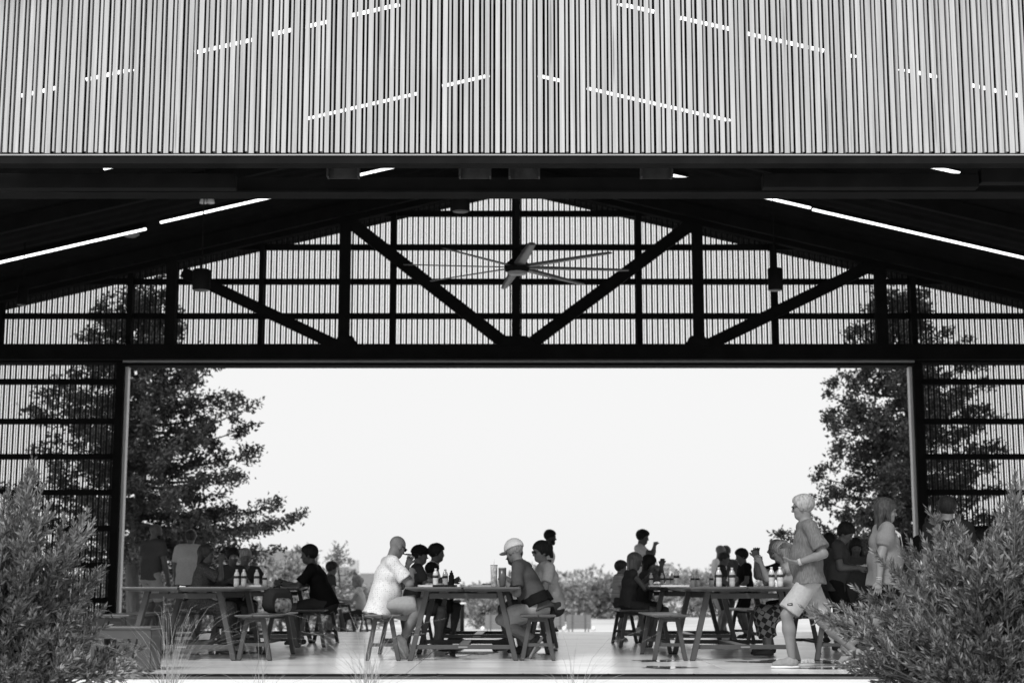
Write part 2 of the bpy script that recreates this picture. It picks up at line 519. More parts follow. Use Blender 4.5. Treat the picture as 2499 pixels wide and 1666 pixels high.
def vpost(x, w, name, yy=YT):
    xx = X(x * D2, yy, 650) - BX; hw = w * D2 * yy / FPX / 2
    MB().box(xx - hw, xx + hw, yy - YB - .07, yy - YB + .07, zb1 - 0.02, roof_z(xx + BX) - 0.04).build(name, M_steel, truss)
for x, w in ((1185, 20), (793, 25), (396, 24), (1602, 25), (2019, 25)):
    vpost(x, w, 'vertical')
YD = YT + 0.005
tm(806, 512, 1168, 795, 28, 'diagonal', YD); tm(1592, 512, 1212, 795, 28, 'diagonal', YD)
tm(420, 625, 778, 795, 25, 'diagonal', YD); tm(2005, 608, 1618, 796, 27, 'diagonal', YD)
for sg in (-1, 1):
    MB().beam((sg * .06, YT - YB - .012, ZR - 0.17), (sg * 12.7, YT - YB - .012, ZR - 0.17 - SL * 12.64), 0.16, 0.24).build('top_chord', M_steel, truss)
MB().box(-12.8, 12.8, YT - YB - 0.09, YT - YB + 0.085, zb0 + 0.02, zb1 + 0.01).build('bottom_chord', M_steel, truss)
zg = zb1 + 0.06
for x, w in ((1185, 48), (793, 30), (1602, 30), ):
    c = P(x * D2, 795 * D2, YT - .08); hw = w * D2 * YT / FPX
    m = MB(); m.add([(c.x - BX - hw, YT - YB - .1, zb1 - .02), (c.x - BX + hw, YT - YB - .1, zb1 - .02), (c.x - BX + hw * .55, YT - YB - .1, zg + .1), (c.x - BX - hw * .55, YT - YB - .1, zg + .1),
                     (c.x - BX - hw, YT - YB - .088, zb1 - .02), (c.x - BX + hw, YT - YB - .088, zb1 - .02), (c.x - BX + hw * .55, YT - YB - .088, zg + .1), (c.x - BX - hw * .55, YT - YB - .088, zg + .1)],
                    [(0, 1, 2, 3), (7, 6, 5, 4), (0, 4, 5, 1), (1, 5, 6, 2), (2, 6, 7, 3), (3, 7, 4, 0)])
    m.build('gusset', M_steel, truss)

# ceiling fan
fy = 22.6
fh = P(1262, 648, fy)
fan = empty('ceiling_fan', tuple(fh)); tag(fan, 'large eight blade ceiling fan hanging on a rod under the ridge', 'fan')
M_blade = mat('fan_blade', 0.05, 0.4, 0.1, 3.0)
MB().lathe([(0.10, -0.10), (0.17, -0.085), (0.18, -0.05), (0.18, 0.02), (0.13, 0.06), (0.06, 0.12), (0.045, 0.25)], n=20).build('hub', M_steel, fan)
MB().lathe([(0.02, -0.135), (0.13, -0.13), (0.155, -0.101)], n=20).build('hub_cap', mat('fan_cap', 0.3, 0.4), fan)
MB().tube([(0, 0, 0.2), (0, 0, ZR - fh.z - .02)], 0.035, 10).build('rod', M_steel, fan)
bl = MB()
secs = [(0.15, 0.05), (0.30, 0.085), (0.9, 0.075), (1.55, 0.06), (1.68, 0.045)]
Vv = []; Ff = []
for r, c in secs:
    for q, h in ((-c, 0.004), (0, 0.012), (c, 0.004), (0, -0.006)):
        a = math.radians(-7)
        Vv.append((r, q * math.cos(a) - h * math.sin(a), q * math.sin(a) + h * math.cos(a)))
for i in range(len(secs) - 1):
    for k in range(4):
        Ff.append((i * 4 + k, i * 4 + (k + 1) % 4, i * 4 + 4 + (k + 1) % 4, i * 4 + 4 + k))
Ff += [(3, 2, 1, 0), (16, 17, 18, 19)]
bme = bl.add(Vv, Ff, True).mesh('blade', M_blade)
for k in range(8):
    link_mesh('blade', bme, fan, (0, 0, -0.03), None, math.radians(7 + 45 * k))

# pendant down-lights
def pendant(u, v0, v1, d, rad, label, mm=None):
    b = P(u, v1, d); t = P(u, v0, d)
    e = empty('pendant_light', tuple(b)); tag(e, label, 'light', 'cylinder lights under the roof')
    h = t.z - b.z
    MB().lathe([(rad * .9, 0.0), (rad, 0.01), (rad, h - 0.01), (rad * .9, h)], n=20).build('shade', mm or M_steel, e)
    MB().lathe([(rad * .86, -0.004), (rad * .88, 0.004)], n=20).build('lens', mat('lamp_lens', 0.10, 0.3), e)
    top = roof_z(b.x, 0.0)
    MB().tube([(0, 0, h - 0.005), (0, 0, top - b.z)], 0.008, 6).build('stem', M_steel, e)
pendant(1124, 470, 516, 21, .125, 'black cylinder light hanging near the ridge above the fan')
pendant(491, 658, 708, 21, .12, 'black cylinder light hanging before the truss post above the seated women')
pendant(1892, 655, 708, 24, .115, 'black cylinder light hanging before the truss bay above the boys')
pendant(54, 699, 744, 26, .09, 'grey cylinder light hanging low beside the eaves', M_steel2)
# floodlight pair
fp = roof_hit(506, 487, 0.35)
fl = empty('floodlight', tuple(fp)); tag(fl, 'small white twin head floodlight fixed under the roof', 'light')
MB().tube([(0, 0, 0), (0, 0, roof_z(fp.x) - fp.z)], 0.02, 8).build('stem', M_steel, fl)
for sg in (-1, 1):
    MB().lathe([(0.03, 0.05), (0.05, 0.03), (0.065, -0.03), (0.06, -0.04)], (sg * 0.06, -0.02, -.03), 12).build('lamp_head', mat('lamp_white', 0.75, 0.4), fl)
for u, v, l in ((319, 570, 'shallow dome light under the roof beside the lower linear light'), (1988, 603, 'shallow dome light under the roof beside the truss over the boys')):
    p = roof_hit(u, v, 0.05)
    e = empty('dome_light', tuple(p)); tag(e, l, 'light')
    MB().lathe([(0.02, -0.07), (0.1, -0.055), (0.15, -0.02), (0.16, 0.05)], n=16).build('dome', mat('dome', .25, .4), e)
    MB().lathe([(0.165, 0.0), (0.165, 0.06)], n=16).build('rim', M_steel, e)
# ================================================================ VEGETATION AND FAR THINGS
def leaf_mat(name, val, trl=0.35, amt=0.45):
    m = mat(name, val, 0.6, amt, 1.7, spec=0.3)
    t = m.node_tree
    b = t.nodes['Principled BSDF']; out = t.nodes['Material Output']
    tr = t.nodes.new('ShaderNodeBsdfTranslucent')
    src = b.inputs['Base Color'].links[0].from_socket
    an = t.nodes.new('ShaderNodeAttribute'); an.attribute_name = 'tone'        # leaf-to-leaf difference in shade
    vm = t.nodes.new('ShaderNodeVectorMath'); vm.operation = 'SCALE'
    t.links.new(src, vm.inputs[0]); t.links.new(an.outputs['Fac'], vm.inputs['Scale'])
    src = vm.outputs[0]
    t.links.new(src, b.inputs['Base Color'])
    t.links.new(src, tr.inputs['Color'])
    mx = t.nodes.new('ShaderNodeMixShader'); mx.inputs[0].default_value = trl
    t.links.new(b.outputs[0], mx.inputs[1]); t.links.new(tr.outputs[0], mx.inputs[2])
    t.links.new(mx.outputs[0], out.inputs['Surface'])
    return m
M_leaf = leaf_mat('oak_leaf', 0.05, 0.25)
M_bark = mat('bark', 0.05, 0.9, 0.4, 6.0, (3, 3, 0.6), bump=0.5)
M_leaf_far = leaf_mat('hazed_leaf', 0.26, 0.35, 0.35)  # paler leaf colour stands in for haze over the distance
M_leaf_mid = leaf_mat('mid_leaf', 0.16, 0.35)
M_shrub = leaf_mat('shrub_leaf', 0.17, 0.10, 0.75); M_shrub.node_tree.nodes['Principled BSDF'].inputs['Roughness'].default_value = .38

def unit(a): return a / np.maximum(np.linalg.norm(a, axis=1, keepdims=True), 1e-9)
def leaf_mesh(name, C, D, L, W, m, rng, fold=0.25):
    """C centres at leaf base, D directions, L lengths, W widths -> diamond leaves with a fold"""
    n = len(C)
    D = unit(D); R = rng.normal(size=(n, 3)); S = unit(np.cross(D, R)); N = np.cross(S, D)
    L = L[:, None]; W = W[:, None]
    a = C; b = C + D * L * 0.45 + S * W * 0.5 + N * W * fold; c = C + D * L - N * W * fold * 0.8; d = C + D * L * 0.45 - S * W * 0.5 + N * W * fold
    V = np.stack([a, b, c, d], 1).reshape(-1, 3)
    i = np.arange(n)[:, None] * 4
    Fq = np.concatenate([i + np.array([[0, 1, 2]]), i + np.array([[0, 2, 3]])])
    me = mesh_np(name, V, Fq, m)
    at = me.attributes.new('tone', 'FLOAT', 'POINT')
    tone = np.clip(rng.lognormal(-.08, .42, n), .3, 2.6)
    at.data.foreach_set('value', np.repeat(tone, 4).astype(np.float32))
    return me

def big_tree(name, label, base, H, radius_fn, nb, seed, z_low=1.7, extra=(), dens=46, lsize=(0.075, 0.145), m=None, cat='tree', group=None, trunk_r=0.15):
    rng = np.random.default_rng(seed); rd = random.Random(seed)
    root = empty(name, tuple(base)); tag(root, label, cat, group)
    mb = MB()
    tp = [(0, 0, -0.3)] + [(0.10 * math.sin(z * 1.1 + seed), 0.08 * math.cos(z * .9), z) for z in np.linspace(0.6, H * 0.96, 9)]
    mb.tube(tp, [trunk_r * 1.25] + [trunk_r * (1 - 0.92 * i / 9) + 0.012 for i in range(9)], 10)
    Cs = []; Ds = []
    br = []
    for i in range(nb):
        z = z_low + (H * 0.95 - z_low) * ((i + rd.random()) / nb) ** 0.9
        az = i * 2.39996 + rd.uniform(-.4, .4)
        ln = radius_fn(z, az) * rd.uniform(0.72, 1.05)
        br.append((z, az, ln, None))
    br += [(z, az, ln, up) for z, az, ln, up in extra]
    for z, az, ln, up in br:
        rise = up if up is not None else ln * (0.12 + 0.5 * max(0, (z / H - 0.45)))
        a = Vector((0.10 * math.sin(z * 1.1 + seed), 0.08 * math.cos(z * .9), z - 0.25 * min(1, ln)))
        d = Vector((math.cos(az), math.sin(az), 0))
        pts = [a + d * (ln * t) + Vector((rd.uniform(-.06, .06), rd.uniform(-.06, .06), rise * t ** 1.3 - 0.10 * ln * math.sin(t * 3.1) * 0.5)) for t in (0, .25, .5, .75, 1)]
        r0 = 0.016 + 0.016 * ln
        mb.tube(pts, [r0, r0 * .75, r0 * .5, r0 * .3, 0.006], 5, False)
        nsub = max(5, int(ln * 4.6))
        for s in range(nsub):
            t = 0.12 + 0.88 * (s + rd.random()) / nsub
            q = t * 4; j = min(3, int(q)); p = pts[j].lerp(pts[j + 1], q - j)
            sd = Vector((rd.gauss(0, 1), rd.gauss(0, 1), rd.gauss(0.15, .55))) + d * 0.7
            sd.normalize()
            sl = rd.uniform(0.25, 0.62) * (1.15 - 0.45 * t)
            e = p + sd * sl
            if rd.random() < .6: mb.tube([p, p.lerp(e, .5) + Vector((0, 0, .03)), e], [0.010, 0.007, 0.003], 3, False)
            k = int(dens * rd.uniform(.5, 1.3))
            tt = rng.random(k) ** 0.7
            c = np.array(p) + np.outer(tt, np.array(sd) * sl) + rng.normal(size=(k, 3)) * np.array([.085, .085, .07])
            Cs.append(c); Ds.append(rng.normal(size=(k, 3)) + np.array(sd) * 0.6)
    mb.build('trunk', M_bark, root)
    C = np.concatenate(Cs); D = np.concatenate(Ds); n = len(C)
    L = rng.uniform(lsize[0], lsize[1], n)
    tag(link_mesh('crown', leaf_mesh('crown', C, D, L, L * rng.uniform(.42, .62, n), m or M_leaf, rng), root), kind='stuff')
    return root

def rad_left(z, az):
    s = math.cos(az)
    base = 2.75 if s > 0 else 2.9
    if z > 5.2: base *= max(0.22, 1 - (z - 5.2) / 4.3)
    if 2.6 < z < 3.6: base *= 1.08
    return base
tl = F(322, 1492, ground_z(38))
bl_ = Vector((X(330, 38), 38, ground_z(38)))
big_tree('oak_tree', 'broad dark oak with low spreading boughs behind the standing bald man', bl_, 8.9, rad_left, 100, 3, 1.9,
         extra=((2.9, 0.02, 4.0, 0.35), (3.3, 0.12, 3.5, 0.2), (3.0, -0.15, 3.4, -0.1), (2.6, 0.1, 3.3, -0.2), (2.7, -0.3, 2.8, -.1)), dens=58, trunk_r=0.16)
def rad_right(z, az):
    base = 2.45
    if z > 5.0: base *= max(0.25, 1 - (z - 5.0) / 4.6)
    return base
br_ = Vector((X(2225, 38), 38, ground_z(38)))
big_tree('oak_tree', 'dense upright dark oak behind the walking woman and the doorway edge', br_, 8.9, rad_right, 90, 8, 1.7,
         extra=((2.3, 3.1, 3.1, 0.5), (1.9, 2.9, 2.6, 0.0)), dens=70, trunk_r=0.15)

# mid-distance shrubs seen behind the standing men
for i, (u, vt, d, w) in enumerate(((350, 1345, 47, 1.5), (455, 1372, 50, 1.3), (290, 1375, 45, 1.3), (2130, 1360, 47, 1.4), (2290, 1370, 46, 1.5))):
    z0 = ground_z(d); zt = P(u, vt, d).z
    big_tree('garden_shrub', ['loose grey leafy shrub under the low oak boughs', 'rounded leafy shrub seen past the man in the pale shirt', 'leafy shrub half hidden by the slatted wall edge by the bald man',
                              'leafy shrub at the foot of the upright oak', 'leafy shrub beyond the slatted wall by the man in black'][i],
             Vector((X(u, d), d, z0)), (zt - z0), lambda z, az, w=w: w, 26, 20 + i, 0.3, dens=26, lsize=(0.10, 0.19), m=M_leaf_mid, cat='shrub', group='shrubs below the oaks', trunk_r=0.06)

# young trees and thickets in the distance
far = [(520, 1352, 72, 1.9, 'young pale tree in front of the long hipped roof, by the oak'), (632, 1333, 72, 1.5, 'slim young pale tree rising before the long roof ridge'),
       (690, 1362, 70, 1.7, 'round pale tree before the long roof, beside the tall loose one'), (735, 1328, 74, 1.7, 'loose open-topped pale tree behind the man in black'),
       (826, 1334, 78, 1.3, 'thin airy tree standing before the roof with the chimney'), (790, 1405, 74, 1.7, 'low pale thicket behind the man in black'), (870, 1415, 80, 1.8, 'low pale thicket beside the chimney house'),
       (585, 1400, 66, 1.5, 'pale bushy tree behind the white haired man')]
for i, (u, vt, d, w, l) in enumerate(far):
    z0 = ground_z(d); zt = P(u, vt, d).z
    big_tree('young_tree', l, Vector((X(u, d), d, z0)), zt - z0, lambda z, az, w=w, h=zt - z0: w * (1.0 if z < h * .6 else max(.2, 1 - (z - h * .6) / (h * .45))), 20, 40 + i, 0.4, dens=11,
             lsize=(0.16, 0.30), m=M_leaf_far, group='trees beyond the pavilion', trunk_r=0.07)
rb = random.Random(5)
names_b = ['pale bush in the thicket behind the central table', 'pale bush in the thicket beside the clear tumbler', 'pale bush behind the man in the white cap', 'bush behind the woman in sunglasses', 'tall bush in the thicket past the sunglasses woman',
           'dense bush above the folded table', 'dense bush beside the dry field', 'taller bush between the folded table and the small child', 'dark bush behind the seated girls', 'bush behind the bottles on the table of the girls',
           'tall thin bush seen between the bottles', 'bush behind the two boys', 'low bush seen between the table legs by the boys']
ub = [1165, 1215, 1275, 1345, 1385, 1425, 1462, 1500, 1545, 1600, 1690, 1745, 1850]
vb = [1432, 1425, 1432, 1428, 1420, 1424, 1415, 1406, 1414, 1420, 1396, 1408, 1415]
for i, (u, vt) in enumerate(zip(ub, vb)):
    d = 112 + rb.uniform(-8, 8); z0 = ground_z(d); zt = P(u, vt, d).z
    big_tree('field_bush', names_b[i], Vector((X(u, d), d, z0)), max(1.2, zt - z0), lambda z, az: rb.uniform(1.0, 1.6), 24, 70 + i, 0.15, dens=17, lsize=(0.18, 0.34), m=M_leaf_far, cat='bush', group='bushes along the field', trunk_r=0.05)
for i, (u, vt) in enumerate(((1180, 1466), (1225, 1462), (1360, 1470))):
    d = 84; z0 = ground_z(d); zt = P(u, vt, d).z
    big_tree('field_bush', ['pale low bush seen under the central table', 'pale low bush seen under the central table by the tapered leg', 'low bush behind the bench of the white cap'][i], Vector((X(u, d), d, z0)), max(.7, zt - z0), lambda z, az: .9, 18, 90 + i, 0.1, dens=16, lsize=(0.12, 0.24), m=M_leaf_far, cat='bush', group='bushes along the field', trunk_r=0.04)
# the tree line that closes the horizon
rng = np.random.default_rng(77)
n = 26000
xs_ = rng.uniform(-190, 190, n); ds_ = rng.uniform(235, 262, n)
hh = 4.2 + 1.6 * np.sin(xs_ * .09) + 1.1 * np.sin(xs_ * .23 + 1) + .8 * np.sin(xs_ * .61)
zz = -2.2 + hh * rng.random(n) ** .8
C = np.stack([xs_, ds_, zz], 1)
L = rng.uniform(.5, 1.1, n)
tag(link_mesh('distant_woods', leaf_mesh('distant_woods', C, rng.normal(size=(n, 3)), L, L * .6, M_leaf_far, rng)), 'pale distant woods closing the field at the horizon', 'woods', kind='stuff')

# houses beyond the trees
M_wall = mat('house_wall', 0.45, 0.9, 0.08, 1.0)
M_roofh = mat('house_roof', 0.16, 0.9, 0.15, 2.0)
def house(label, u0, u1, v_ridge, d, depth, chimney=None, hip=True, wall_h=2.9):
    xa = X(u0, d); xb = X(u1, d); zr = P(u0, v_ridge, d).z; z0 = ground_z(d) - .3
    e = empty('house', ((xa + xb) / 2, d, z0)); tag(e, label, 'house', 'houses beyond the trees')
    w = (xb - xa) / 2; h = zr - z0
    wh = min(wall_h, h * .55)
    MB().box(-w + .4, w - .4, -depth / 2 + .4, depth / 2 - .4, 0, wh).build('wall', M_wall, e)
    hp = w * .35 if hip else 0.02
    r = MB().add([(-w, -depth / 2, wh), (w, -depth / 2, wh), (w, depth / 2, wh), (-w, depth / 2, wh), (-w + hp, 0, h), (w - hp, 0, h)],
                 [(0, 1, 5, 4), (1, 2, 5), (2, 3, 4, 5), (3, 0, 4), (3, 2, 1, 0)]).build('roof', M_roofh, e)
    if chimney is not None:
        MB().box(chimney - .5, chimney + .5, -.5, .5, h - 1.5, h + .75).build('chimney', M_wall, r)
    for k in range(max(2, int(w / 1.6))):
        x = -w + 1.6 + k * 3.0
        if x > w - 1.4: break
        wd = MB().box(x - .5, x + .5, -depth / 2 + .34, -depth / 2 + .38, .9, 2.2).build('window', mat('house_glass', .05, .1), e)
        MB().box(x - .6, x + .6, -depth / 2 + .30, -depth / 2 + .335, .8, .9).build('sill', M_wall, wd)
house('long house with hipped roof peak beside the oak', 400, 606, 1332, 165, 11)
house('long low house roof ridge running behind the young trees', 560, 770, 1343, 172, 11, hip=False)
house('house with flat-topped roof and chimney beyond the thin airy tree', 800, 874, 1382, 180, 9, chimney=1.2)
house('small low house roof behind the blonde woman', 868, 930, 1398, 200, 9)

# ---------------------------------------------------------------- near shrubs (wax-myrtle habit: long stems, narrow leaves)
def plume_shrub(name, label, base, tips, seed, fill, dd):
    rng = np.random.default_rng(seed); rd = random.Random(seed)
    root = empty(name, tuple(base)); tag(root, label, 'shrub')
    mb = MB(); Cs = []; Ds = []; Ls = []
    stems = []
    for (u, v) in tips:
        d = base.y + rd.uniform(-dd, dd)
        stems.append((P(u, v, d) - base, .42))
    for (u0, u1, v0, v1, cnt) in fill:
        for _ in range(cnt):
            d = base.y + rd.uniform(-dd * 1.6, dd * 1.6)
            stems.append((P(rd.uniform(u0, u1), rd.uniform(v0, v1), d) - base, rd.uniform(.65, .85)))
    for tip, q in stems:
        b0 = Vector((tip.x * .22 + rd.uniform(-.12, .12), tip.y * .3 + rd.uniform(-.12, .12), 0))
        mid = b0.lerp(tip, .5) + Vector((tip.x * -.10 + rd.uniform(-.05, .05), rd.uniform(-.06, .06), .10 * tip.length * (1 if abs(tip.x) > .3 else .1)))
        pts = []
        for i in range(9):
            t = i / 8
            pts.append(b0 * ((1 - t) ** 2) + mid * (2 * t * (1 - t)) + tip * (t * t))
        ln = (tip - b0).length
        mb.tube(pts, [0.009 * (1 - .8 * i / 8) + .0015 for i in range(9)], 4, False)
        nt_ = int((11 + ln * 13) * (.35 + .75 * q))
        for s in range(nt_):
            t = 1 - q * (s / nt_) ** 1.1
            f = t * 8; j = min(7, int(f)); p = pts[j].lerp(pts[j + 1], f - j)
            dv = (pts[j + 1] - pts[j]).normalized()
            if s == 0: sd = dv; sl = 0.10
            else:
                o = Vector((rd.gauss(0, 1), rd.gauss(0, 1), rd.gauss(0, 1))); o = (o - dv * o.dot(dv)).normalized()
                sd = (dv * 0.9 + o * 0.75 + Vector((0, 0, .25))).normalized()
                sl = (0.05 + 0.17 * min(1, (1 - t) * 2.2)) * rd.uniform(.7, 1.3)
            e = p + sd * sl
            if sl > .09: mb.tube([p, e], [.0025, .0012], 3, False)
            k = int(7 + sl * 95)
            tt = rng.random(k); a = np.arange(k) * 2.4 + rd.random() * 6
            sdn = np.array(sd); u1_ = np.cross(sdn, [.3, .5, .81]); u1_ /= np.linalg.norm(u1_); u2_ = np.cross(sdn, u1_)
            c = np.array(p) + np.outer(tt, sdn * sl)
            dvec = sdn * 1.0 + (np.outer(np.cos(a), u1_) + np.outer(np.sin(a), u2_)) * rng.uniform(.35, .9, (k, 1)) + np.array([0, 0, .1])
            Cs.append(c); Ds.append(dvec); Ls.append(rng.uniform(.036, .084, k) * (1 - .25 * tt))
    mb.build('stem', mat('shrub_stem', .10, .9), root)
    C = np.concatenate(Cs); D = np.concatenate(Ds); L = np.concatenate(Ls)
    tag(link_mesh('foliage', leaf_mesh('foliage', C, D, L, L * rng.uniform(.20, .30, len(L)), M_shrub, rng, .18), root), kind='stuff')
YS = 11.6
ltips = [(75, 1150), (60, 1190), (95, 1215), (40, 1235), (110, 1260), (20, 1215), (-20, 1230), (203, 1272), (190, 1305), (212, 1300), (150, 1335), (135, 1360), (238, 1405), (225, 1425), (175, 1420), (205, 1465), (10, 1300), (60, 1330), (236, 1500), (215, 1520),
         (180, 1500), (320, 1590), (300, 1625), (255, 1600), (190, 1560), (210, 1620), (120, 1400), (90, 1300), (-40, 1300), (5, 1260), (235, 1545), (330, 1640), (150, 1290), (75, 1165)]
plume_shrub('leafy_shrub', 'tall feathery leafy shrub beside the solid panel stool', Vector((X(10, YS), YS, -.14)), ltips, 31, [(-180, 130, 1350, 1660, 64), (20, 190, 1470, 1690, 26), (-140, 80, 1260, 1400, 20)], .28)
rtips = [(2477, 1185), (2490, 1210), (2460, 1235), (2440, 1262), (2475, 1270), (2500, 1250), (2278, 1270), (2300, 1310), (2347, 1305), (2350, 1335), (2262, 1335), (2230, 1340), (2275, 1365), (2390, 1365), (2420, 1345), (2155, 1368), (2215, 1365), (2185, 1400),
         (2330, 1360), (2110, 1450), (2135, 1470), (2120, 1490), (2175, 1450), (1985, 1492), (2050, 1485), (2040, 1520), (2005, 1510), (2070, 1550), (2085, 1600), (2065, 1622), (2100, 1640), (2150, 1590), (2440, 1310), (2510, 1320), (2190, 1500), (2240, 1420), (2130, 1620), (2180, 1650)]
plume_shrub('leafy_shrub', 'wide feathery leafy shrub in front of the walking woman and man in black', Vector((X(2420, YS), YS, -.14)), rtips, 32,
            [(2330, 2640, 1370, 1680, 85), (2180, 2340, 1500, 1690, 26), (2300, 2600, 1280, 1450, 30)], .28)

# wispy ornamental grass in the bed
M_straw = mat('straw', 0.42, 0.7, .3, 3)
def grass_clump(u, label, seed, nb=58, sp=.55, h=.5):
    rd = random.Random(seed); d = 11.4
    e = empty('grass_clump', (X(u, d), d, -.14)); tag(e, label, 'grass', 'wispy grass clumps in the bed')
    Vv = []; Ff = []
    for i in range(nb):
        az = rd.uniform(0, 6.283); ln = h * rd.uniform(.5, 1.35); out = sp * rd.uniform(.15, 1.1)
        b = Vector((rd.gauss(0, .03), rd.gauss(0, .03), 0)); w = rd.uniform(.0016, .0028)
        dr = Vector((math.cos(az), math.sin(az), 0)); sd = Vector((-dr.y, dr.x, 0)) * w
        N = 7; o = len(Vv)
        for k in range(N):
            t = k / (N - 1)
            p = b + dr * (out * t ** 1.7) + Vector((0, 0, ln * (t * 1.25 - .45 * t * t * (1 + rd.random() * .2))))
            q = 1 - .8 * t
            Vv += [p - sd * q, p + sd * q, p + Vector((0, 0, w * 1.2 * q)) + dr * w * q]
        for k in range(N - 1):
            a = o + k * 3
            for j in range(3):
                Ff.append((a + j, a + (j + 1) % 3, a + 3 + (j + 1) % 3, a + 3 + j))
    tag(link_mesh('blade', mesh_np('blade', Vv, Ff, M_straw), e), kind='stuff')
grass_clump(420, 'wispy pale grass clump beside the solid panel stool', 1, 80, .6, .82)
grass_clump(905, 'wispy grass clump below the bald man in the patterned shirt', 2, 66, .62, .74)
grass_clump(1400, 'thin wispy grass clump below the bench of the white cap', 3, 26, .6, .62)
grass_clump(640, 'thin wispy grass clump below the bench with the backpack', 4, 20, .5, .62)
# ================================================================ FURNITURE
M_tab = mat('dark_plastic_lumber', 0.075, 0.34, 0.12, 6.0, (1, 1, 6), bump=0.04, bscale=40, spec=0.45, rand=.06)
M_tab2 = mat('dark_plastic_edge', 0.07, 0.55, 0.12, 6.0, spec=0.2, rand=.06)
TL = 1.62                                   # distance between the two end frames
def board(mb, x0, x1, y0, y1, zt, th, bev):
    """flat board whose underside is chamfered along its outer edges"""
    V = [(x0, y0, zt), (x1, y0, zt), (x1, y1, zt), (x0, y1, zt)]
    V += [(x0, y0, zt - th), (x1, y0, zt - th), (x1, y1, zt - th), (x0, y1, zt - th)]
    V += [(x0 + bev[0], y0 + bev[2], zt - th * 2.2), (x1 - bev[1], y0 + bev[2], zt - th * 2.2), (x1 - bev[1], y1 - bev[2], zt - th * 2.2), (x0 + bev[0], y1 - bev[2], zt - th * 2.2)]
    Fc = [(0, 1, 2, 3), (11, 10, 9, 8)]
    for a, b in ((0, 4), (4, 8)):
        for k in range(4):
            k2 = (k + 1) % 4
            Fc.append((b + k, b + k2, a + k2, a + k))
    return mb.add(V, Fc)
def make_table():
    r = empty('picnic_table')
    for x0, x1, bv in ((-.615, -.012, (.10, .012, .10)), (.012, .615, (.012, .10, .10))):
        board(MB(), x0, x1, -1.08, 1.08, .79, .022, bv).build('tabletop', M_tab, r, .003)
    for sy in (-1, 1):
        y = sy * TL / 2
        for sx in (-1, 1):
            MB().beam((sx * .571, y, 0.008), (sx * .395, y, .742), .055, .10, up=(0, 1, 0), flat_ends=True).build('leg', M_tab2, r, .003)
            MB().box(sx * .575 - .024, sx * .575 + .024, y - .045, y + .045, 0, .009).build('foot', M_steel, r)
            MB().box(sx * .21 - .05, sx * .21 + .05, y - .05, y + .05, .7225, .742).build('cleat', M_tab2, r)
        MB().box(-.37, .37, y - .035, y + .035, .665, .722).build('top_rail', M_tab2, r, .003)
        s = MB().box(-.515, .515, y - .03, y + .03, .122, .168).build('stretcher', M_tab2, r, .003)
        MB().box(-.05, .05, y - sy * 0 - .0335 if sy < 0 else y + .0305, y - .0305 if sy < 0 else y + .0335, .137, .153).build('plate', mat('plate', .22, .4), s)
    MB().box(-.055, .055, -TL / 2 + .031, TL / 2 - .031, .128, .164).build('long_stretcher', M_tab, r, .003)
    return r
def make_bench():
    r = empty('bench')
    for x0, x1, bv in ((-.192, -.004, (.07, .004, .07)), (.004, .192, (.004, .07, .07))):
        board(MB(), x0, x1, -1.0, 1.0, .49, .016, bv).build('seat', M_tab, r, .003)
    for sy in (-1, 1):
        y = sy * TL / 2
        for sx in (-1, 1):
            MB().beam((sx * .168, y, 0.008), (sx * .085, y, .452), .046, .075, up=(0, 1, 0), flat_ends=True).build('leg', M_tab2, r, .003)
            MB().box(sx * .171 - .02, sx * .171 + .02, y - .034, y + .034, 0, .009).build('foot', M_steel, r)
        MB().box(-.125, .125, y - .02, y + .02, .15, .185).build('stretcher', M_tab2, r, .003)
        MB().box(-.09, .09, y - .03, y + .03, .415, .454).build('top_rail', M_tab2, r)
    MB().box(-.03, .03, -TL / 2 + .021, TL / 2 - .021, .155, .18).build('long_stretcher', M_tab2, r)
    return r
Y1 = 17.27 + TL / 2
Y2 = 20.9 + TL / 2
tb = make_table(); bb = make_bench(); used_t = []; used_b = []
def table(x, y, rz, label):
    o = tb if not used_t else copy_tree(tb); used_t.append(o)
    o.location = (x, y, 0); o.rotation_euler = (0, 0, math.radians(rz)); tag(o, label, 'table', 'picnic tables')
def bench(x, y, rz, label):
    o = bb if not used_b else copy_tree(bb); used_b.append(o)
    o.location = (x, y, 0); o.rotation_euler = (0, 0, math.radians(rz)); tag(o, label, 'bench', 'benches beside the picnic tables')
table(-3.58, Y1, -1, 'dark picnic table with water bottles beside the bench holding the backpack')
table(-.534, Y1, 0, 'dark picnic table between the bald man and the man in the white cap')
table(2.524, Y1, 1, 'dark picnic table with water bottles behind the striding man')
table(-3.42, Y2, 1, 'dark picnic table where the man in black leans on the top')
table(-.45, Y2, -1, 'dark picnic table where the dark haired man in a white shirt sits')
table(2.40, Y2 + .1, 0, 'dark picnic table with a row of bottles beside the two girls')
table(5.6, Y2 - 1.2, 2, 'dark picnic table behind the walking woman')
bench(-4.37, Y1 + .1, 1, 'empty dark bench behind the solid panel stool')
bench(-2.79, Y1, -1, 'dark bench with the backpack lying on it')
bench(-1.405, Y1, 0, 'dark bench under the bald man in the patterned shirt')
bench(.267, Y1, 1, 'dark bench under the man in the white cap')
bench(1.718, Y1, 0, 'empty dark bench beside the table with five water bottles')
bench(3.486, Y1, 0, 'dark bench behind the striding man')
bench(-4.25, Y2 - .4, 0, 'dark bench under the woman in the long dress')
bench(-2.66, Y2 + .1, 0, 'dark bench under the man in the black shirt')
bench(-1.30, Y2, 0, 'dark bench under the two people in dark caps and hair')
bench(.42, Y2, 0, 'dark bench behind the woman with sunglasses')
bench(1.60, Y2, 0, 'dark bench under the two girls')
bench(3.3, Y2 + .2, 0, 'dark bench standing behind the two boys')
bench(4.75, Y2 - 1.2, 2, 'dark bench between the looking-down woman and the walking woman')

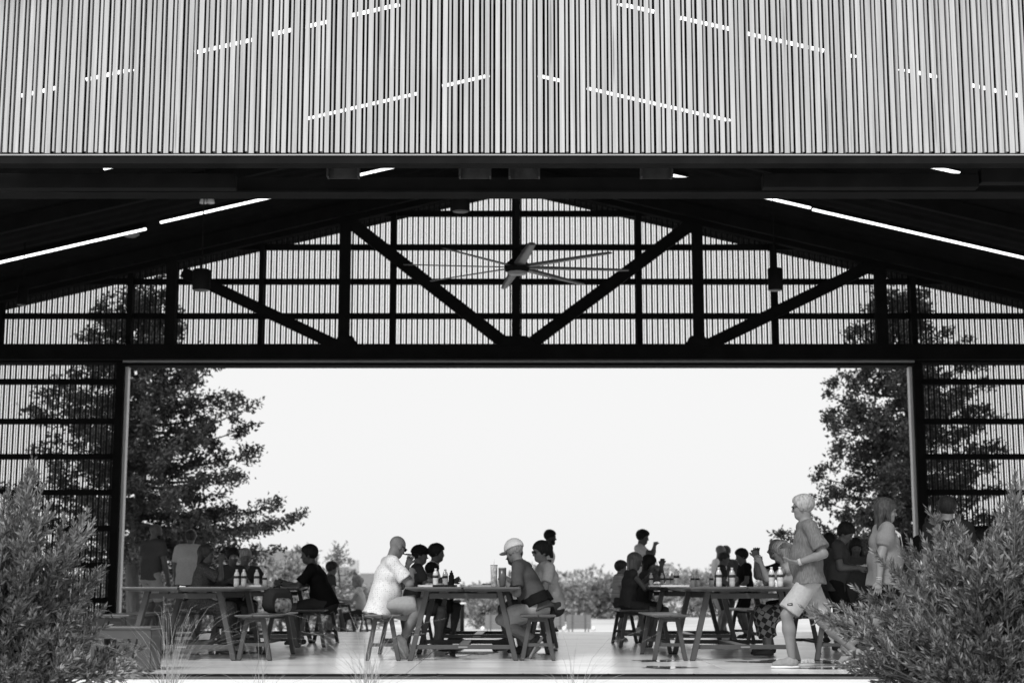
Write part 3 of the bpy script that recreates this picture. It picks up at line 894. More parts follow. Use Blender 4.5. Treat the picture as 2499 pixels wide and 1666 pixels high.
# solid panel stool by the shrub
ps = empty('panel_stool', (X(306, 15.25), 15.38, 0), math.radians(-4)); tag(ps, 'solid dark panel stool with cut-out legs beside the shrub', 'stool')
W = .30
for yy in (-.19, .15):
    m = MB()
    m.box(-W + .01, -.165, yy, yy + .04, 0, .30); m.box(.165, W - .01, yy, yy + .04, 0, .30); m.box(-W + .01, W - .01, yy, yy + .04, .3, .378)
    m.build('panel', M_tab2, ps)
for xx in (-W + .012, W - .052):
    MB().box(xx, xx + .04, -.149, .149, .0, .377).build('side_panel', M_tab, ps)
board(MB(), -W, W, -.21, .21, .415, .018, (.02, .02, .02)).build('seat', M_tab, ps, .003)

# beyond the floor: planter, folded game tables, bin, bean bag, bollard
M_planter = mat('planter_concrete', .24, .8, .1, 2)
zc = P(300, 1506, 28.6).z
pl = MB().box(X(120, 28.6), X(428, 28.6), 28.3, 29.6 - .9, -.16, zc).build('planter_wall', M_planter, None, .01); tag(pl, 'low grey concrete planter wall behind the empty bench', 'planter')
M_pan = mat('game_panel', .17, .6, .06, 2)
def folded_table(u0, u1, v0, d, label):
    xa = X(u0, d); xb = X(u1, d); z0 = ground_z(d); zt = P(u0, v0, d).z; zm = zt - (zt - z0) * .40
    c = (xa + xb) / 2; w = (xb - xa) / 2
    e = empty('folded_game_table', (c, d, z0)); tag(e, label, 'game table', 'folded game tables beyond the floor')
    MB().box(-w, w, -.06, 0, zm - z0 + .012, zt - z0).build('panel', M_pan, e)
    MB().box(-w, w, -.06, 0, .25, zm - z0 - .012).build('panel', M_pan, e)
    MB().box(-w, w, -.045, -.01, zm - z0 - .0119, zm - z0 + .0119).build('hinge_strip', M_light, e)
    for sx in (-1, 1):
        MB().box(sx * w * .52 - .03, sx * w * .52 + .03, -.085, -.061, zm - z0 - .42, zm - z0 + .42).build('batten', mat('game_batten', .10, .6), e)
        MB().beam((sx * (w * .8), .35, 0), (sx * (w * .8), -.02, zm - z0), .05, .05).build('leg', M_light, e)
        MB().lathe([(.06, 0), (.10, .03), (.09, .16), (.03, .2)], (sx * (w + .10), -.03, zm - z0 - .35), 10).build('net_bracket', mat('white_plastic', .75, .4), e)
        MB().box(sx * w * .8 - .05, sx * w * .8 + .05, -.3, .4, -.02, .06).build('foot', M_light, e)
folded_table(1184, 1240, 1499, 70, 'grey folded game table seen under the central table')
folded_table(1382, 1442, 1499, 70, 'grey folded game table standing beside the dry field')
folded_table(1330, 1378, 1497, 76, 'grey folded game table half hidden behind the bench of the white cap')
d = 92
e = empty('game_table', (X(1385, d), d, ground_z(d))); tag(e, 'pale open game table behind the folded ones', 'game table')
zt = P(1385, 1485, d).z - ground_z(d)
MB().box(-.55, .55, -.4, .4, zt - .05, zt).build('tabletop', M_light, e)
for sx in (-1, 1):
    for sy in (-1, 1): MB().box(sx * .48 - .03, sx * .48 + .03, sy * .3 - .03, sy * .3 + .03, -.05, zt - .05).build('leg', M_light, e)
d = 40; z0 = ground_z(d)
bn = empty('litter_bin', (X(1106, d), d, z0)); tag(bn, 'dark square litter bin beyond the floor edge seen under the table', 'bin')
h = P(1100, 1463, d).z - z0
MB().box(-.17, .17, -.17, .17, 0, h - .08).build('body', M_tab, bn, .01); MB().box(-.19, .19, -.19, .19, h - .079, h).build('lid', M_steel2, bn, .01)
bo = empty('bollard_light', (X(1128, 44), 44, ground_z(44))); tag(bo, 'grey bollard light with white cap seen under the table', 'bollard')
h = P(1128, 1469, 44).z - ground_z(44)
MB().lathe([(.06, 0), (.06, h - .05)], n=12).build('post', M_steel2, bo); MB().lathe([(.11, h - .05), (.12, h - .02), (.10, h)], n=12).build('cap', mat('white_plastic', .75, .4), bo)

# ---------------------------------------------------------------- table-top things
M_clear = mat('bottle_water', 0.62, 0.12, .08, 9, spec=.6)
M_lab = mat('bottle_label', 0.05, .5, .9, 60, (1, 1, .4), spec=.4)
M_cap = mat('white_plastic', .75, .4)
def bottle(x, y, z, label, s=1.0, grp='water bottles on the tables'):
    r = empty('water_bottle', (x, y, z)); tag(r, label, 'bottle', grp)
    R = .032 * s; H_ = .20 * s
    MB().lathe([(R * .8, 0), (R, .006), (R, .05), (R * .95, .06), (R, .07), (R, .135 * s), (R * .8, .16 * s), (R * .38, .183 * s), (R * .38, .19 * s)], n=14).build('body', M_clear, r)
    MB().lathe([(R * 1.015, .098 * s), (R * 1.015, .128 * s)], n=14).build('label_band', M_lab, r)
    MB().lathe([(R * .44, .186 * s), (R * .44, .203 * s)], n=12).build('cap', M_cap, r)
ZT = .7905
for i, (u, y) in enumerate(((577, 18.5), (594.5, 18.55), (626, 18.75), (646, 19.0))):
    bottle(X(u, y, 1420), y, ZT, ['water bottle beside the woman with sunglasses on her face', 'water bottle between the pair and the paper plate', 'water bottle standing on the tray by the white haired man', 'small water bottle on the table edge near the leaning man in black'][i], 1.0 if i < 3 else .86)
for i, (u, y) in enumerate(((1063, 17.6), (1086.5, 18.3))):
    bottle(X(u, y, 1420), y, ZT, ['water bottle on the tray in front of the bald man', 'water bottle between the tray and the black flask'][i], 1.0)
for i, (u, y) in enumerate(((1754.5, 17.7), (1787, 18.0), (1883.5, 17.5), (1904, 17.4), (1651, 19.2))):
    bottle(X(u, y, 1420), y, ZT, ['water bottle in front of the first boy', 'water bottle between the two boys', 'water bottle before the woman eating corn by the bald man', 'water bottle beside the hand of the striding man', 'water bottle at the corner past the empty bench'][i], 1.07)
for i, (u, y) in enumerate(((1589, 21.0), (1616, 21.3), (1630, 21.1), (1640, 21.6), (1690, 21.2), (1702, 21.4), (1736, 21.6))):
    bottle(X(u, y, 1420), y, ZT, 'water bottle in the row on the table beside the girls', .9, 'row of bottles beside the girls')
fk = empty('black_flask', (X(1101.5, 18.0, 1420), 18.0, ZT)); tag(fk, 'black drinking flask with spout cap on the central table', 'flask')
MB().lathe([(.030, 0), (.032, .01), (.032, .12), (.022, .14)], n=14).build('body', M_steel, fk); MB().lathe([(.020, .138), (.021, .158), (.010, .166), (.010, .182), (.004, .186)], n=12).build('spout_cap', M_steel, fk)
tu = empty('clear_tumbler', (X(1205.5, 17.5, 1420), 17.5, ZT)); tag(tu, 'tall patterned clear tumbler with straw on the central table', 'tumbler')
MB().lathe([(.030, 0), (.034, .01), (.038, .225), (.0385, .232)], n=16).build('cup', mat('tumbler_print', .42, .15, .75, 26, spec=.6, detail=2), tu)
MB().lathe([(.040, .2325), (.040, .243)], n=16).build('lid', M_light, tu); MB().tube([(0, 0, .243), (.004, 0, .305)], .0035, 6).build('straw', M_cap, tu)
td = empty('dark_tumbler', (X(1226, 17.35, 1420), 17.35, ZT)); tag(td, 'dark steel tumbler beside the clear tumbler', 'tumbler')
MB().lathe([(.030, 0), (.033, .02), (.043, .10), (.044, .20)], n=16).build('cup', mat('tumbler_dark', .07, .3, .2, 5, spec=.6), td); MB().lathe([(.0445, .2005), (.042, .212)], n=16).build('lid', mat('lid_grey', .35, .4), td)
M_paper = mat('paper_white', .72, .8, .05, 5)
M_food = mat('food', .25, .8, .6, 40)
def tray(x, y, label, w=.19, dth=.14, food=True, cat='tray', m=None, z=ZT):
    r = empty('paper_tray', (x, y, z)); tag(r, label, cat)
    mb = MB(); mb.box(-w, w, -dth, dth, 0, .008); 
    for a, b, c, d_ in ((-w, w, -dth, -dth + .012), (-w, w, dth - .012, dth), (-w, -w + .012, -dth + .0121, dth - .0121), (w - .012, w, -dth + .0121, dth - .0121)): mb.box(a, b, c, d_, .0081, .022)
    mb.build('tray', m or M_paper, r)
    if food:
        rd = random.Random(int(x * 100))
        for k in range(5):
            cx, cy = rd.uniform(-w * .6, w * .6), rd.uniform(-dth * .5, dth * .5)
            MB().lathe([(.015, .008), (.035, .014), (.032, .03), (.015, .04)], (cx, cy, 0), 8).build('food', M_food, r)
tray(X(1062, 17.9, 1420), 17.9, 'paper tray of food in front of the bald man')
tray(X(1085, 17.2, 1420), 17.28, 'dark mat with cutlery at the end of the central table', .13, .09, False, 'mat', M_steel)
tray(X(612, 18.7, 1420), 18.72, 'paper tray of food under the white haired man', .14, .12)
tray(X(1645, 18.2, 1420), 18.2, 'white paper tray on the table corner past the empty bench', .16, .13, True)
tray(X(1612, 20.6, 1420), 20.65, 'paper tray with food in front of the two girls', .15, .12)
tray(X(1180, 18.6, 1420), 18.6, 'crumpled food tray before the man in the white cap', .14, .12)
nk = MB().add([(-.03, -.02, .0), (.035, -.018, .004), (.03, .02, .0), (-.033, .024, .006), (-.03, -.02, .006), (.035, -.018, .012), (.03, .02, .007), (-.033, .024, .014)], [(3, 2, 1, 0), (4, 5, 6, 7), (0, 1, 5, 4), (1, 2, 6, 5), (2, 3, 7, 6), (3, 0, 4, 7)]).build('folded_napkin', M_paper); nk.location = (X(446, 17.3, 1420), 16.99 + .3, ZT); tag(nk, 'folded white napkin on the table edge before the pale shirted man', 'napkin')
nk2 = nk.copy(); COL.objects.link(nk2); nk2.location = (X(1813, 17.3, 1420), 17.3, ZT); tag(nk2, 'folded white napkin on the table edge before the second boy', 'napkin')
# ================================================================ PEOPLE (bodies grown as one surface from distance fields)
class Sdf:
    def __init__(s, vox): s.p = []; s.vox = vox; s.cuts = []; s.noise = None
    def cone(s, a, b, ra, rb, k=0.03, wide=None, wf=1.0, op=1, capa=False, capb=False):
        s.p.append(('c', np.array(a, float), np.array(b, float), ra, rb, k, None if wide is None else np.array(wide, float), wf, op, capa, capb)); return s
    def ell(s, c, r, R=None, k=0.02, op=1):
        s.p.append(('e', np.array(c, float), np.array(r, float), np.eye(3) if R is None else np.array(R, float), k, op)); return s
    def cut(s, n, pt):
        n = np.array(n, float); n = n / np.linalg.norm(n); s.cuts.append((n, float(n @ np.array(pt, float)))); return s
    def mesh(s):
        h = s.vox; lo = np.full(3, 1e9); hi = -lo
        bbs = []
        for q in s.p:
            if q[0] == 'c':
                r = max(q[3], q[4]) * max(q[7], 1.0) + q[5] * .5
                l = np.minimum(q[1], q[2]) - r; u = np.maximum(q[1], q[2]) + r
            else:
                r = q[2].max() + q[4] * .5
                l = q[1] - r; u = q[1] + r
            bbs.append((l, u))
            if (q[8] if q[0] == 'c' else q[5]) > 0:
                lo = np.minimum(lo, l); hi = np.maximum(hi, u)
        lo -= 3 * h; hi += 3 * h
        n = np.ceil((hi - lo) / h).astype(int) + 1
        D = np.full(n, 0.25, np.float32)
        ax = [(lo[i] + h * np.arange(n[i])).astype(np.float32) for i in range(3)]
        for q, (l, u) in zip(s.p, bbs):
            i0 = np.maximum(0, np.floor((l - lo) / h).astype(int) - 2); i1 = np.minimum(n, np.ceil((u - lo) / h).astype(int) + 3)
            if (i1 <= i0).any(): continue
            sl = tuple(slice(a, b) for a, b in zip(i0, i1))
            x = ax[0][sl[0]][:, None, None]; y = ax[1][sl[1]][None, :, None]; z = ax[2][sl[2]][None, None, :]
            if q[0] == 'c':
                _, a, b, ra, rb, k, w, wf, op, ca, cb = q
                px, py, pz = x - a[0], y - a[1], z - a[2]
                ba = b - a
                L2 = float(ba @ ba) + 1e-12
                dt = (px * ba[0] + py * ba[1] + pz * ba[2]) / L2
                t = np.clip(dt, 0, 1)
                dx, dy, dz = px - t * ba[0], py - t * ba[1], pz - t * ba[2]
                if w is not None:
                    c = (dx * w[0] + dy * w[1] + dz * w[2]) * (1 - 1 / wf)
                    dx, dy, dz = dx - c * w[0], dy - c * w[1], dz - c * w[2]
                d = np.sqrt(dx * dx + dy * dy + dz * dz) - (ra + (rb - ra) * t)
                Ls = math.sqrt(L2)
                if cb: d = np.maximum(d, (dt - 1) * Ls)
                if ca: d = np.maximum(d, -dt * Ls)
            else:
                _, c, r, R, k, op = q
                px, py, pz = x - c[0], y - c[1], z - c[2]
                e = [(px * R[0, i] + py * R[1, i] + pz * R[2, i]) / r[i] for i in range(3)]
                g = np.sqrt(e[0] ** 2 + e[1] ** 2 + e[2] ** 2)
                d = (g - 1) * r.min()
            o = D[sl]
            if op > 0:
                hh = np.maximum(k - np.abs(o - d), 0) / max(k, 1e-6)
                D[sl] = np.minimum(o, d) - hh * hh * k * .25
            else:
                d = -d
                hh = np.maximum(k - np.abs(o - d), 0) / max(k, 1e-6)
                D[sl] = np.maximum(o, d) + hh * hh * k * .25
        if s.noise:
            D += s.noise(ax[0][:, None, None], ax[1][None, :, None], ax[2][None, None, :])
        for nn, c in s.cuts:
            D = np.maximum(D, nn[0] * ax[0][:, None, None] + nn[1] * ax[1][None, :, None] + nn[2] * ax[2][None, None, :] - c).astype(np.float32)
        return surface_nets(D, lo, h)

def surface_nets(D, lo, h):
    D[0] = D[-1] = .25; D[:, 0] = D[:, -1] = .25; D[:, :, 0] = D[:, :, -1] = .25
    ins = D < 0
    nx, ny, nz = D.shape
    st = (ny * nz, nz, 1)
    ids = []; pos = []; quads = []
    for a in range(3):
        b, c = (a + 1) % 3, (a + 2) % 3
        s0 = [slice(None)] * 3; s1 = [slice(None)] * 3
        s0[a] = slice(0, -1); s1[a] = slice(1, None)
        I = np.nonzero(ins[tuple(s0)] != ins[tuple(s1)])
        if len(I[0]) == 0: continue
        G = np.stack(I, 1)
        d0 = D[I]; J = list(I); J[a] = J[a] + 1; d1 = D[tuple(J)]
        t = d0 / (d0 - d1)
        p = G.astype(np.float64); p[:, a] += t
        base = G[:, 0] * st[0] + G[:, 1] * st[1] + G[:, 2]
        cells = [base, base - st[b], base - st[b] - st[c], base - st[c]]
        for cc in cells:
            ids.append(cc); pos.append(p)
        q = np.stack(cells, 1)
        flip = d0 >= 0
        q[flip] = q[flip][:, ::-1]
        quads.append(q)
    ids = np.concatenate(ids); pos = np.concatenate(pos); quads = np.concatenate(quads)
    u, inv = np.unique(ids, return_inverse=True)
    cnt = np.bincount(inv)
    V = np.stack([np.bincount(inv, pos[:, i]) / cnt for i in range(3)], 1) * h + lo
    return V, np.searchsorted(u, quads)

def fold_noise(amp, seed, f=26.0):
    r = np.random.default_rng(seed)
    W = [(r.normal(size=3), r.uniform(0, 6.28), r.uniform(.6, 1.4)) for _ in range(5)]
    def fn(x, y, z):
        t = 0
        for d, ph, s in W:
            d = d / np.linalg.norm(d)
            w = np.sin((x * d[1] + y * d[2] - z * d[0]) * f * .35 + ph)
            t = t + np.sin((x * d[0] + y * d[1] + z * d[2]) * f * s + ph + 1.4 * w)
        return (np.tanh(t * .55) * amp).astype(np.float32)
    return fn

def skin_mat(v):
    v *= .60
    return mat('skin_%03d' % int(v * 1000), v, .5, .10, 14, spec=.25, bump=.03, bscale=90)
def cloth(name, v, **k):
    a = dict(rough=.9, amt=.10, scale=35, bump=.12, bscale=140, spec=.03); a.update(k)
    return mat(name, v, **a)
M_hair_d = mat('hair_dark', .013, .6, .5, 60, (1, 1, .15), spec=.15, bump=.6, bscale=90)
M_hair_b = mat('hair_brown', .035, .5, .7, 60, (1, 1, .15), spec=.25, bump=.6, bscale=90)
M_hair_l = mat('hair_light', .20, .5, .6, 60, (1, 1, .12), spec=.3, bump=.6, bscale=90)
M_hair_g = mat('hair_grey', .27, .55, .5, 60, (1, 1, .3), spec=.3, bump=.4, bscale=70)
M_black = cloth('cloth_black', .012)
M_glass = mat('dark_lens', .012, .08, .1, 4, spec=.8)
M_eye = mat('eye', .02, .2, .1, 4)
M_lip = mat('lip', .14, .5, .1, 20)
M_sole = mat('shoe_sole', .62, .6, .08, 20)

def rotv(v, axis, ang):
    return np.array(Matrix.Rotation(ang, 3, Vector(axis)) @ Vector(v))
def ik(a, t, l1, l2, pole):
    a = np.array(a, float); t = np.array(t, float); d = t - a; L = np.linalg.norm(d)
    if L > (l1 + l2) * .995: t = a + d / L * (l1 + l2) * .995; d = t - a; L = np.linalg.norm(d)
    u = d / L; p = np.array(pole, float); p = p - u * (p @ u); p /= np.linalg.norm(p)
    x = (l1 * l1 - l2 * l2 + L * L) / (2 * L); h = math.sqrt(max(1e-6, l1 * l1 - x * x))
    return a + u * x + p * h, t

def person(label, x, y, heading, H=1.76, z=0.0, f=False, fat=0.0, sit=False, hip=None, lean=4.0, twist=0.0, head=(0, 8), lh=None, rh=None,
           lf=None, rf=None, lpole=None, rpole=None, kpl=None, kpr=None, lhand=None, rhand=None, curl=.5, skin=.30, top=None, bottom=None, hair=None, shoes=None, vox=.014,
           extras=None, hs=1.0, beard=None, footpitch=(0, 0), group=None, foldamp=.007, face=True, footyaw=(0, 0)):
    S = H / 1.76
    root = empty('person', (x, y, z), math.radians(heading)); tag(root, label, 'person', group)
    sm = skin_mat(skin); fw = 1 + fat * .22
    hipz = hip if hip is not None else (.575 if sit else .525 * H)
    c = np.array([0, 0, hipz]); le = math.radians(lean); tw = math.radians(twist)
    U = np.array([math.sin(le), 0, math.cos(le)]); Fd = np.array([math.cos(le), 0, -math.sin(le)])
    Lf0 = np.array([0., 1, 0])
    Lf = rotv(Lf0, U, tw); Fw = rotv(Fd, U, tw)
    waist = c + U * .085 * H + (Fd * -.006)
    chest = c + U * .20 * H; shc = c + U * .272 * H - Fw * .004; nb = c + U * .300 * H
    sw = (.098 if f else .112) * H * (1 + fat * .05)
    shL, shR = shc + Lf * sw, shc - Lf * sw
    hl, hr = c + Lf0 * .052 * H - np.array([0, 0, .012 * H]), c - Lf0 * .052 * H - np.array([0, 0, .012 * H])
    tl, sl_ = .245 * H, .243 * H; ua, fa = .168 * H, .148 * H
    # legs
    if lf is None: lf = (.36, .10, .085) if sit else (.0, .085 * S, .085 * S)
    if rf is None: rf = (.36, -.10, .085) if sit else (.0, -.085 * S, .085 * S)
    kl, al = ik(hl, lf, tl, sl_, kpl if kpl is not None else (1, .08, .25)); kr, ar = ik(hr, rf, tl, sl_, kpr if kpr is not None else (1, -.08, .25))
    # arms
    if lh is None: lh = (.38, .14, .86) if sit else (.06, .23 * S + fat * .03, .47 * H)
    if rh is None: rh = (.38, -.14, .86) if sit else (.06, -.23 * S - fat * .03, .47 * H)
    el, wl = ik(shL, lh, ua, fa, lpole if lpole is not None else (-.5, .5, -.8)); er, wr = ik(shR, rh, ua, fa, rpole if rpole is not None else (-.5, -.5, -.8))
    # head frame
    hy, hp = math.radians(head[0]), math.radians(head[1])
    hf = np.array([math.cos(hy) * math.cos(hp), math.sin(hy) * math.cos(hp), -math.sin(hp)])
    hl_ = np.array([-math.sin(hy), math.cos(hy), 0]); hu = np.cross(hf, hl_)
    R = np.stack([hf, hl_, hu], 1)
    q = hs * (S ** .45)
    ntop = nb + (U * .7 + hu * .3) * .040 * H
    hc = ntop + hu * .085 * q + hf * .018 * q
    def hp_(a, b, cc): return hc + R @ (np.array([a, b, cc]) * q)
    B = Sdf(vox)
    r_ = lambda v: v * S
    # torso
    W = 1.42 if f else 1.5
    B.cone(c - U * .02 * H, waist, r_(.098) * fw, r_(.088) * fw, .05, Lf0, 1.5 if f else 1.42)
    B.cone(waist, chest, r_(.088) * fw, r_(.100) * (1 + fat * .1), .06, Lf, W)
    B.cone(chest, shc - U * .01 * H, r_(.100) * (1 + fat * .1), r_(.070), .05, Lf, 1.75)
    B.cone(shL - Lf * .02, shR + Lf * .02, r_(.058), r_(.058), .05)
    B.cone(nb - U * .03 * H, ntop + hu * .02, r_(.058 if not f else .048), r_(.054 if not f else .044), .04)
    B.cone(nb - U * .012 * H, shL * .7 + nb * .3, r_(.05), r_(.045), .04); B.cone(nb - U * .012 * H, shR * .7 + nb * .3, r_(.05), r_(.045), .04)
    if fat > 0: B.ell(waist + Fd * .05 * S + U * .01, [r_(.105) * (1 + fat * .35), r_(.15) * (1 + fat * .18), r_(.14)], np.stack([Fd, Lf0, U], 1), .06)
    for h_, k_, a_ in ((hl, kl, al), (hr, kr, ar)):
        B.cone(h_, k_, r_(.080) * (1 + fat * .15), r_(.055), .04)
        m1 = k_ + (a_ - k_) * .32
        B.cone(k_, m1, r_(.054), r_(.055), .03); B.cone(m1, a_, r_(.055), r_(.036), .03)
        back = np.cross((a_ - k_) / np.linalg.norm(a_ - k_), Lf0); back = back if back[0] < 0 else -back
        B.ell(m1 + back * .016 * S, [r_(.046), r_(.048), r_(.085)], None, .04)
    for s_, e_, w_ in ((shL, el, wl), (shR, er, wr)):
        B.cone(s_, e_, r_(.052) * (1 + fat * .15) * (.86 if f else 1), r_(.041) * (1 + fat * .1), .03)
        m1 = e_ + (w_ - e_) * .25
        B.cone(e_, m1, r_(.041), r_(.043), .025); B.cone(m1, w_, r_(.043), r_(.027), .02)
    # head and face
    B.ell(hp_(-.008, 0, .030), np.array([.097, .076, .088]) * q, R, .02)
    B.ell(hp_(.022, 0, -.030), np.array([.070, .062, .088]) * q, R, .03)
    B.ell(hp_(.052, 0, -.088), np.array([.034, .036, .026]) * q, R, .03)
    B.cone(hp_(.086, 0, .004), hp_(.108, 0, -.030), .009 * q, .014 * q, .012)
    B.cone(hp_(.082, -.03, .020), hp_(.082, .03, .020), .010 * q, .010 * q, .012)
    B.cone(hp_(.078, -.014, -.062), hp_(.078, .014, -.062), .012 * q, .012 * q, .010)
    for sg in (-1, 1):
        B.ell(hp_(.094, sg * .031, .002), np.array([.014, .016, .012]) * q, R, .010, op=-1)
        B.ell(hp_(-.006, sg * .077, -.012), np.array([.024, .011, .036]) * q, R, .006)
        B.ell(hp_(.055, sg * .042, -.030), np.array([.022, .02, .022]) * q, R, .02)
    V, Q = B.mesh()
    Vs = [V]; Qs = [Q]; off = len(V)
    # hands with five fingers each
    for sg, e_, w_, hd in ((1, el, wl, lhand), (-1, er, wr, rhand)):
        d = (w_ - e_) / np.linalg.norm(w_ - e_)
        pn = np.array([0, -sg, 0.0])      # palm faces the body
        cu = curl
        if hd is not None:
            if hd.get('dir') is not None: d = np.array(hd['dir'], float); d /= np.linalg.norm(d)
            if hd.get('palm') is not None: pn = np.array(hd['palm'], float)
            cu = hd.get('curl', curl)
        pn = pn - d * (pn @ d)
        if np.linalg.norm(pn) < .1: pn = np.cross(d, [1, 0, 0])
        pn /= np.linalg.norm(pn); ac = np.cross(d, pn) * sg      # towards the thumb
        hsz = S ** .8
        Hd = Sdf(.0062 if vox < .016 else .0085)
        Hd.cone(w_ - d * .03, w_ + d * .012 * hsz, .026 * hsz, .023 * hsz, .01)
        Hd.cone(w_ + d * .01 * hsz, w_ + d * .075 * hsz, .0165 * hsz, .0155 * hsz, .015, ac, 2.1)
        for i, (ln, o_) in enumerate(((.070, 1.5), (.079, .5), (.074, -.5), (.058, -1.5))):
            p0 = w_ + d * .080 * hsz + ac * o_ * .0195 * hsz
            d1 = rotv(d, ac, -sg * cu * .75) if (np.cross(ac, d) @ pn) * -sg > 0 else rotv(d, ac, sg * cu * .75)
            if d1 @ pn < 0: d1 = 2 * d * (d1 @ d) - d1
            d1 = d1 + ac * o_ * .05; d1 /= np.linalg.norm(d1)
            d2 = d1 * math.cos(cu * 1.2) + pn * math.sin(cu * 1.2) ; d2 /= np.linalg.norm(d2)
            p1 = p0 + d1 * ln * .52 * hsz; p2 = p1 + d2 * ln * .48 * hsz
            rr = .0090 * hsz
            Hd.cone(p0 - d * .01, p1, rr, rr * .95, .004); Hd.cone(p1, p2, rr * .95, rr * .8, .003)
        t0 = w_ + d * .025 * hsz + ac * .024 * hsz; t1 = t0 + (d * .7 + ac * .6 + pn * .25 * cu) * .042 * hsz; t2 = t1 + (d * .85 + ac * .15 + pn * .5 * cu) * .034 * hsz
        Hd.cone(t0, t1, .0135 * hsz, .011 * hsz, .008); Hd.cone(t1, t2, .0105 * hsz, .009 * hsz, .004)
        v, qd = Hd.mesh(); Vs.append(v); Qs.append(qd + off); off += len(v)
    link_mesh('body', mesh_np('body', np.concatenate(Vs), np.concatenate(Qs), sm, True), root)
    # eyes and lips
    if face:
        for sg in (-1, 1):
            m = MB().lathe([(.001, -.006), (.006, -.004), (.0085, 0), (.006, .004), (.001, .006)], n=8)
            o = m.build('eye', M_eye, root); o.location = hp_(.086, sg * .031, .002); o.scale = (q, q * 1.15, q)
        m = MB().lathe([(.001, -.006), (.012, -.003), (.016, 0), (.012, .003), (.001, .006)], n=8)
        o = m.build('lips', M_lip, root); o.location = hp_(.083, 0, -.062); o.rotation_euler = (0, 0, hy); o.scale = (.5 * q, 1.25 * q, q)
    # ---------------- clothes
    top = top or {}
    if top.get('m') is not None:
        tk = top.get('t', .014); T = Sdf(max(vox * .9, .010))
        hem = top.get('hem', .035) * H
        hb = top.get('flare', .016 if sit else .010)
        lo_p = c - U * hem if not sit else c - U * top.get('sithem', .035) * H
        T.cone(waist, lo_p, r_(.090) * fw + tk * 1.1, r_(.102) * fw + tk * 1.3 + hb, .03, Lf0, 1.45, capb=True)
        T.cone(waist, chest, r_(.090) * fw + tk * 1.1, r_(.100) * (1 + fat * .1) + tk, .06, Lf, W)
        T.cone(chest, shc - U * .01 * H, r_(.100) * (1 + fat * .1) + tk, r_(.070) + tk * .7, .05, Lf, 1.72)
        T.cone(shL - Lf * .02, shR + Lf * .02, r_(.058) + tk * .6, r_(.058) + tk * .6, .05)
        T.cone(nb - U * .012 * H, shL * .7 + nb * .3, r_(.05) + tk * .5, r_(.047) + tk * .6, .04); T.cone(nb - U * .012 * H, shR * .7 + nb * .3, r_(.05) + tk * .5, r_(.047) + tk * .6, .04)
        if top.get('collar'):
            T.cone(nb - U * .02 * H, nb + U * .022 * H + Fw * -.006, r_(.066), r_(.064), .012, capb=True)
        if fat > 0: T.ell(waist + Fd * .05 * S + U * .01, np.array([r_(.105) * (1 + fat * .35), r_(.15) * (1 + fat * .18), r_(.14)]) + tk, np.stack([Fd, Lf0, U], 1), .06)
        if f:
            for sg in (-1, 1): T.ell(chest + Fw * .075 * S + Lf * sg * .068 * S + U * .012, [r_(.062), r_(.066), r_(.066)], None, .06)
        sv = top.get('sleeve', .62); sr = top.get('sr', .020)
        for s_, e_, w_ in ((shL, el, wl), (shR, er, wr)):
            if sv <= 0: continue
            if sv <= 1:
                p = s_ + (e_ - s_) * sv
                if top.get('puff'):
                    mid = s_ + (e_ - s_) * sv * .55
                    T.ell(mid, [r_(.100), r_(.098), r_(.100)], None, .03)
                    T.cone(s_, p, r_(.06), r_(.072), .02, capb=True)
                else:
                    T.cone(s_, p, r_(.054) + tk * .7, r_(.049) * (1 + fat * .1) + sr, .025, capb=True)
            else:
                T.cone(s_, e_, r_(.054) + tk * .6, r_(.045) + sr * .8, .025)
                p = e_ + (w_ - e_) * min(.97, sv - 1)
                T.cone(e_, p, r_(.045) + sr * .8, r_(.034) + sr * .5, .02, capb=True)
        T.noise = fold_noise(foldamp, int(abs(x * 100)) + 3)
        v, qd = T.mesh(); link_mesh(top.get('name', 'shirt'), mesh_np('shirt', v, qd, top['m'], True), root)
    bottom = bottom or {}
    if bottom.get('m') is not None:
        kd = bottom.get('kind', 'shorts'); T = Sdf(max(vox * .9, .010)); tk = .012
        T.cone(c - U * .012 * H, c + U * .075 * H, r_(.104) * fw + tk, r_(.092) * fw + tk * .6, .04, Lf0, 1.46, capb=True)
        fr = bottom.get('len', .86); fl_ = bottom.get('flare', .022)
        for h_, k_, a_ in ((hl, kl, al), (hr, kr, ar)):
            if kd == 'pants':
                T.cone(h_, k_, r_(.086) * (1 + fat * .12) + tk, r_(.064) + tk, .04); T.cone(k_, k_ + (a_ - k_) * fr, r_(.064) + tk, r_(.050) + tk, .03, capb=True)
            elif kd == 'skirt':
                T.cone(h_, k_, r_(.095) + tk, r_(.085) + tk, .10)
                T.cone(k_, k_ + (a_ - k_) * fr, r_(.085) + tk, r_(.105) + tk, .12, capb=True)
            else:
                T.cone(h_, h_ + (k_ - h_) * fr, r_(.088) * (1 + fat * .12) + tk, r_(.068) + fl_, .035, capb=True)
        T.noise = fold_noise(foldamp * 1.2, int(abs(x * 77)) + 9)
        v, qd = T.mesh(); link_mesh(bottom.get('name', {'pants': 'trousers', 'skirt': 'skirt', 'shorts': 'shorts'}[kd]), mesh_np('shorts', v, qd, bottom['m'], True), root)
    # shoes
    for i, (k_, a_) in enumerate(((kl, al), (kr, ar))):
        sh = shoes or {}
        if not sh: continue
        fp = math.radians(footpitch[i]); fy_ = math.radians(footyaw[i])
        fd = np.array([math.cos(fy_) * math.cos(fp), math.sin(fy_) * math.cos(fp), -math.sin(fp)]); fl2 = np.array([-math.sin(fy_), math.cos(fy_), 0]); fu = np.cross(fd, fl2)
        hz = .082 * S
        T = Sdf(max(.009, vox * .7))
        heel = a_ - fu * (hz - .050 * S) - fd * .025 * S; ball = a_ - fu * (hz - .046 * S) + fd * .12 * S; toe = a_ - fu * (hz - .036 * S) + fd * .175 * S
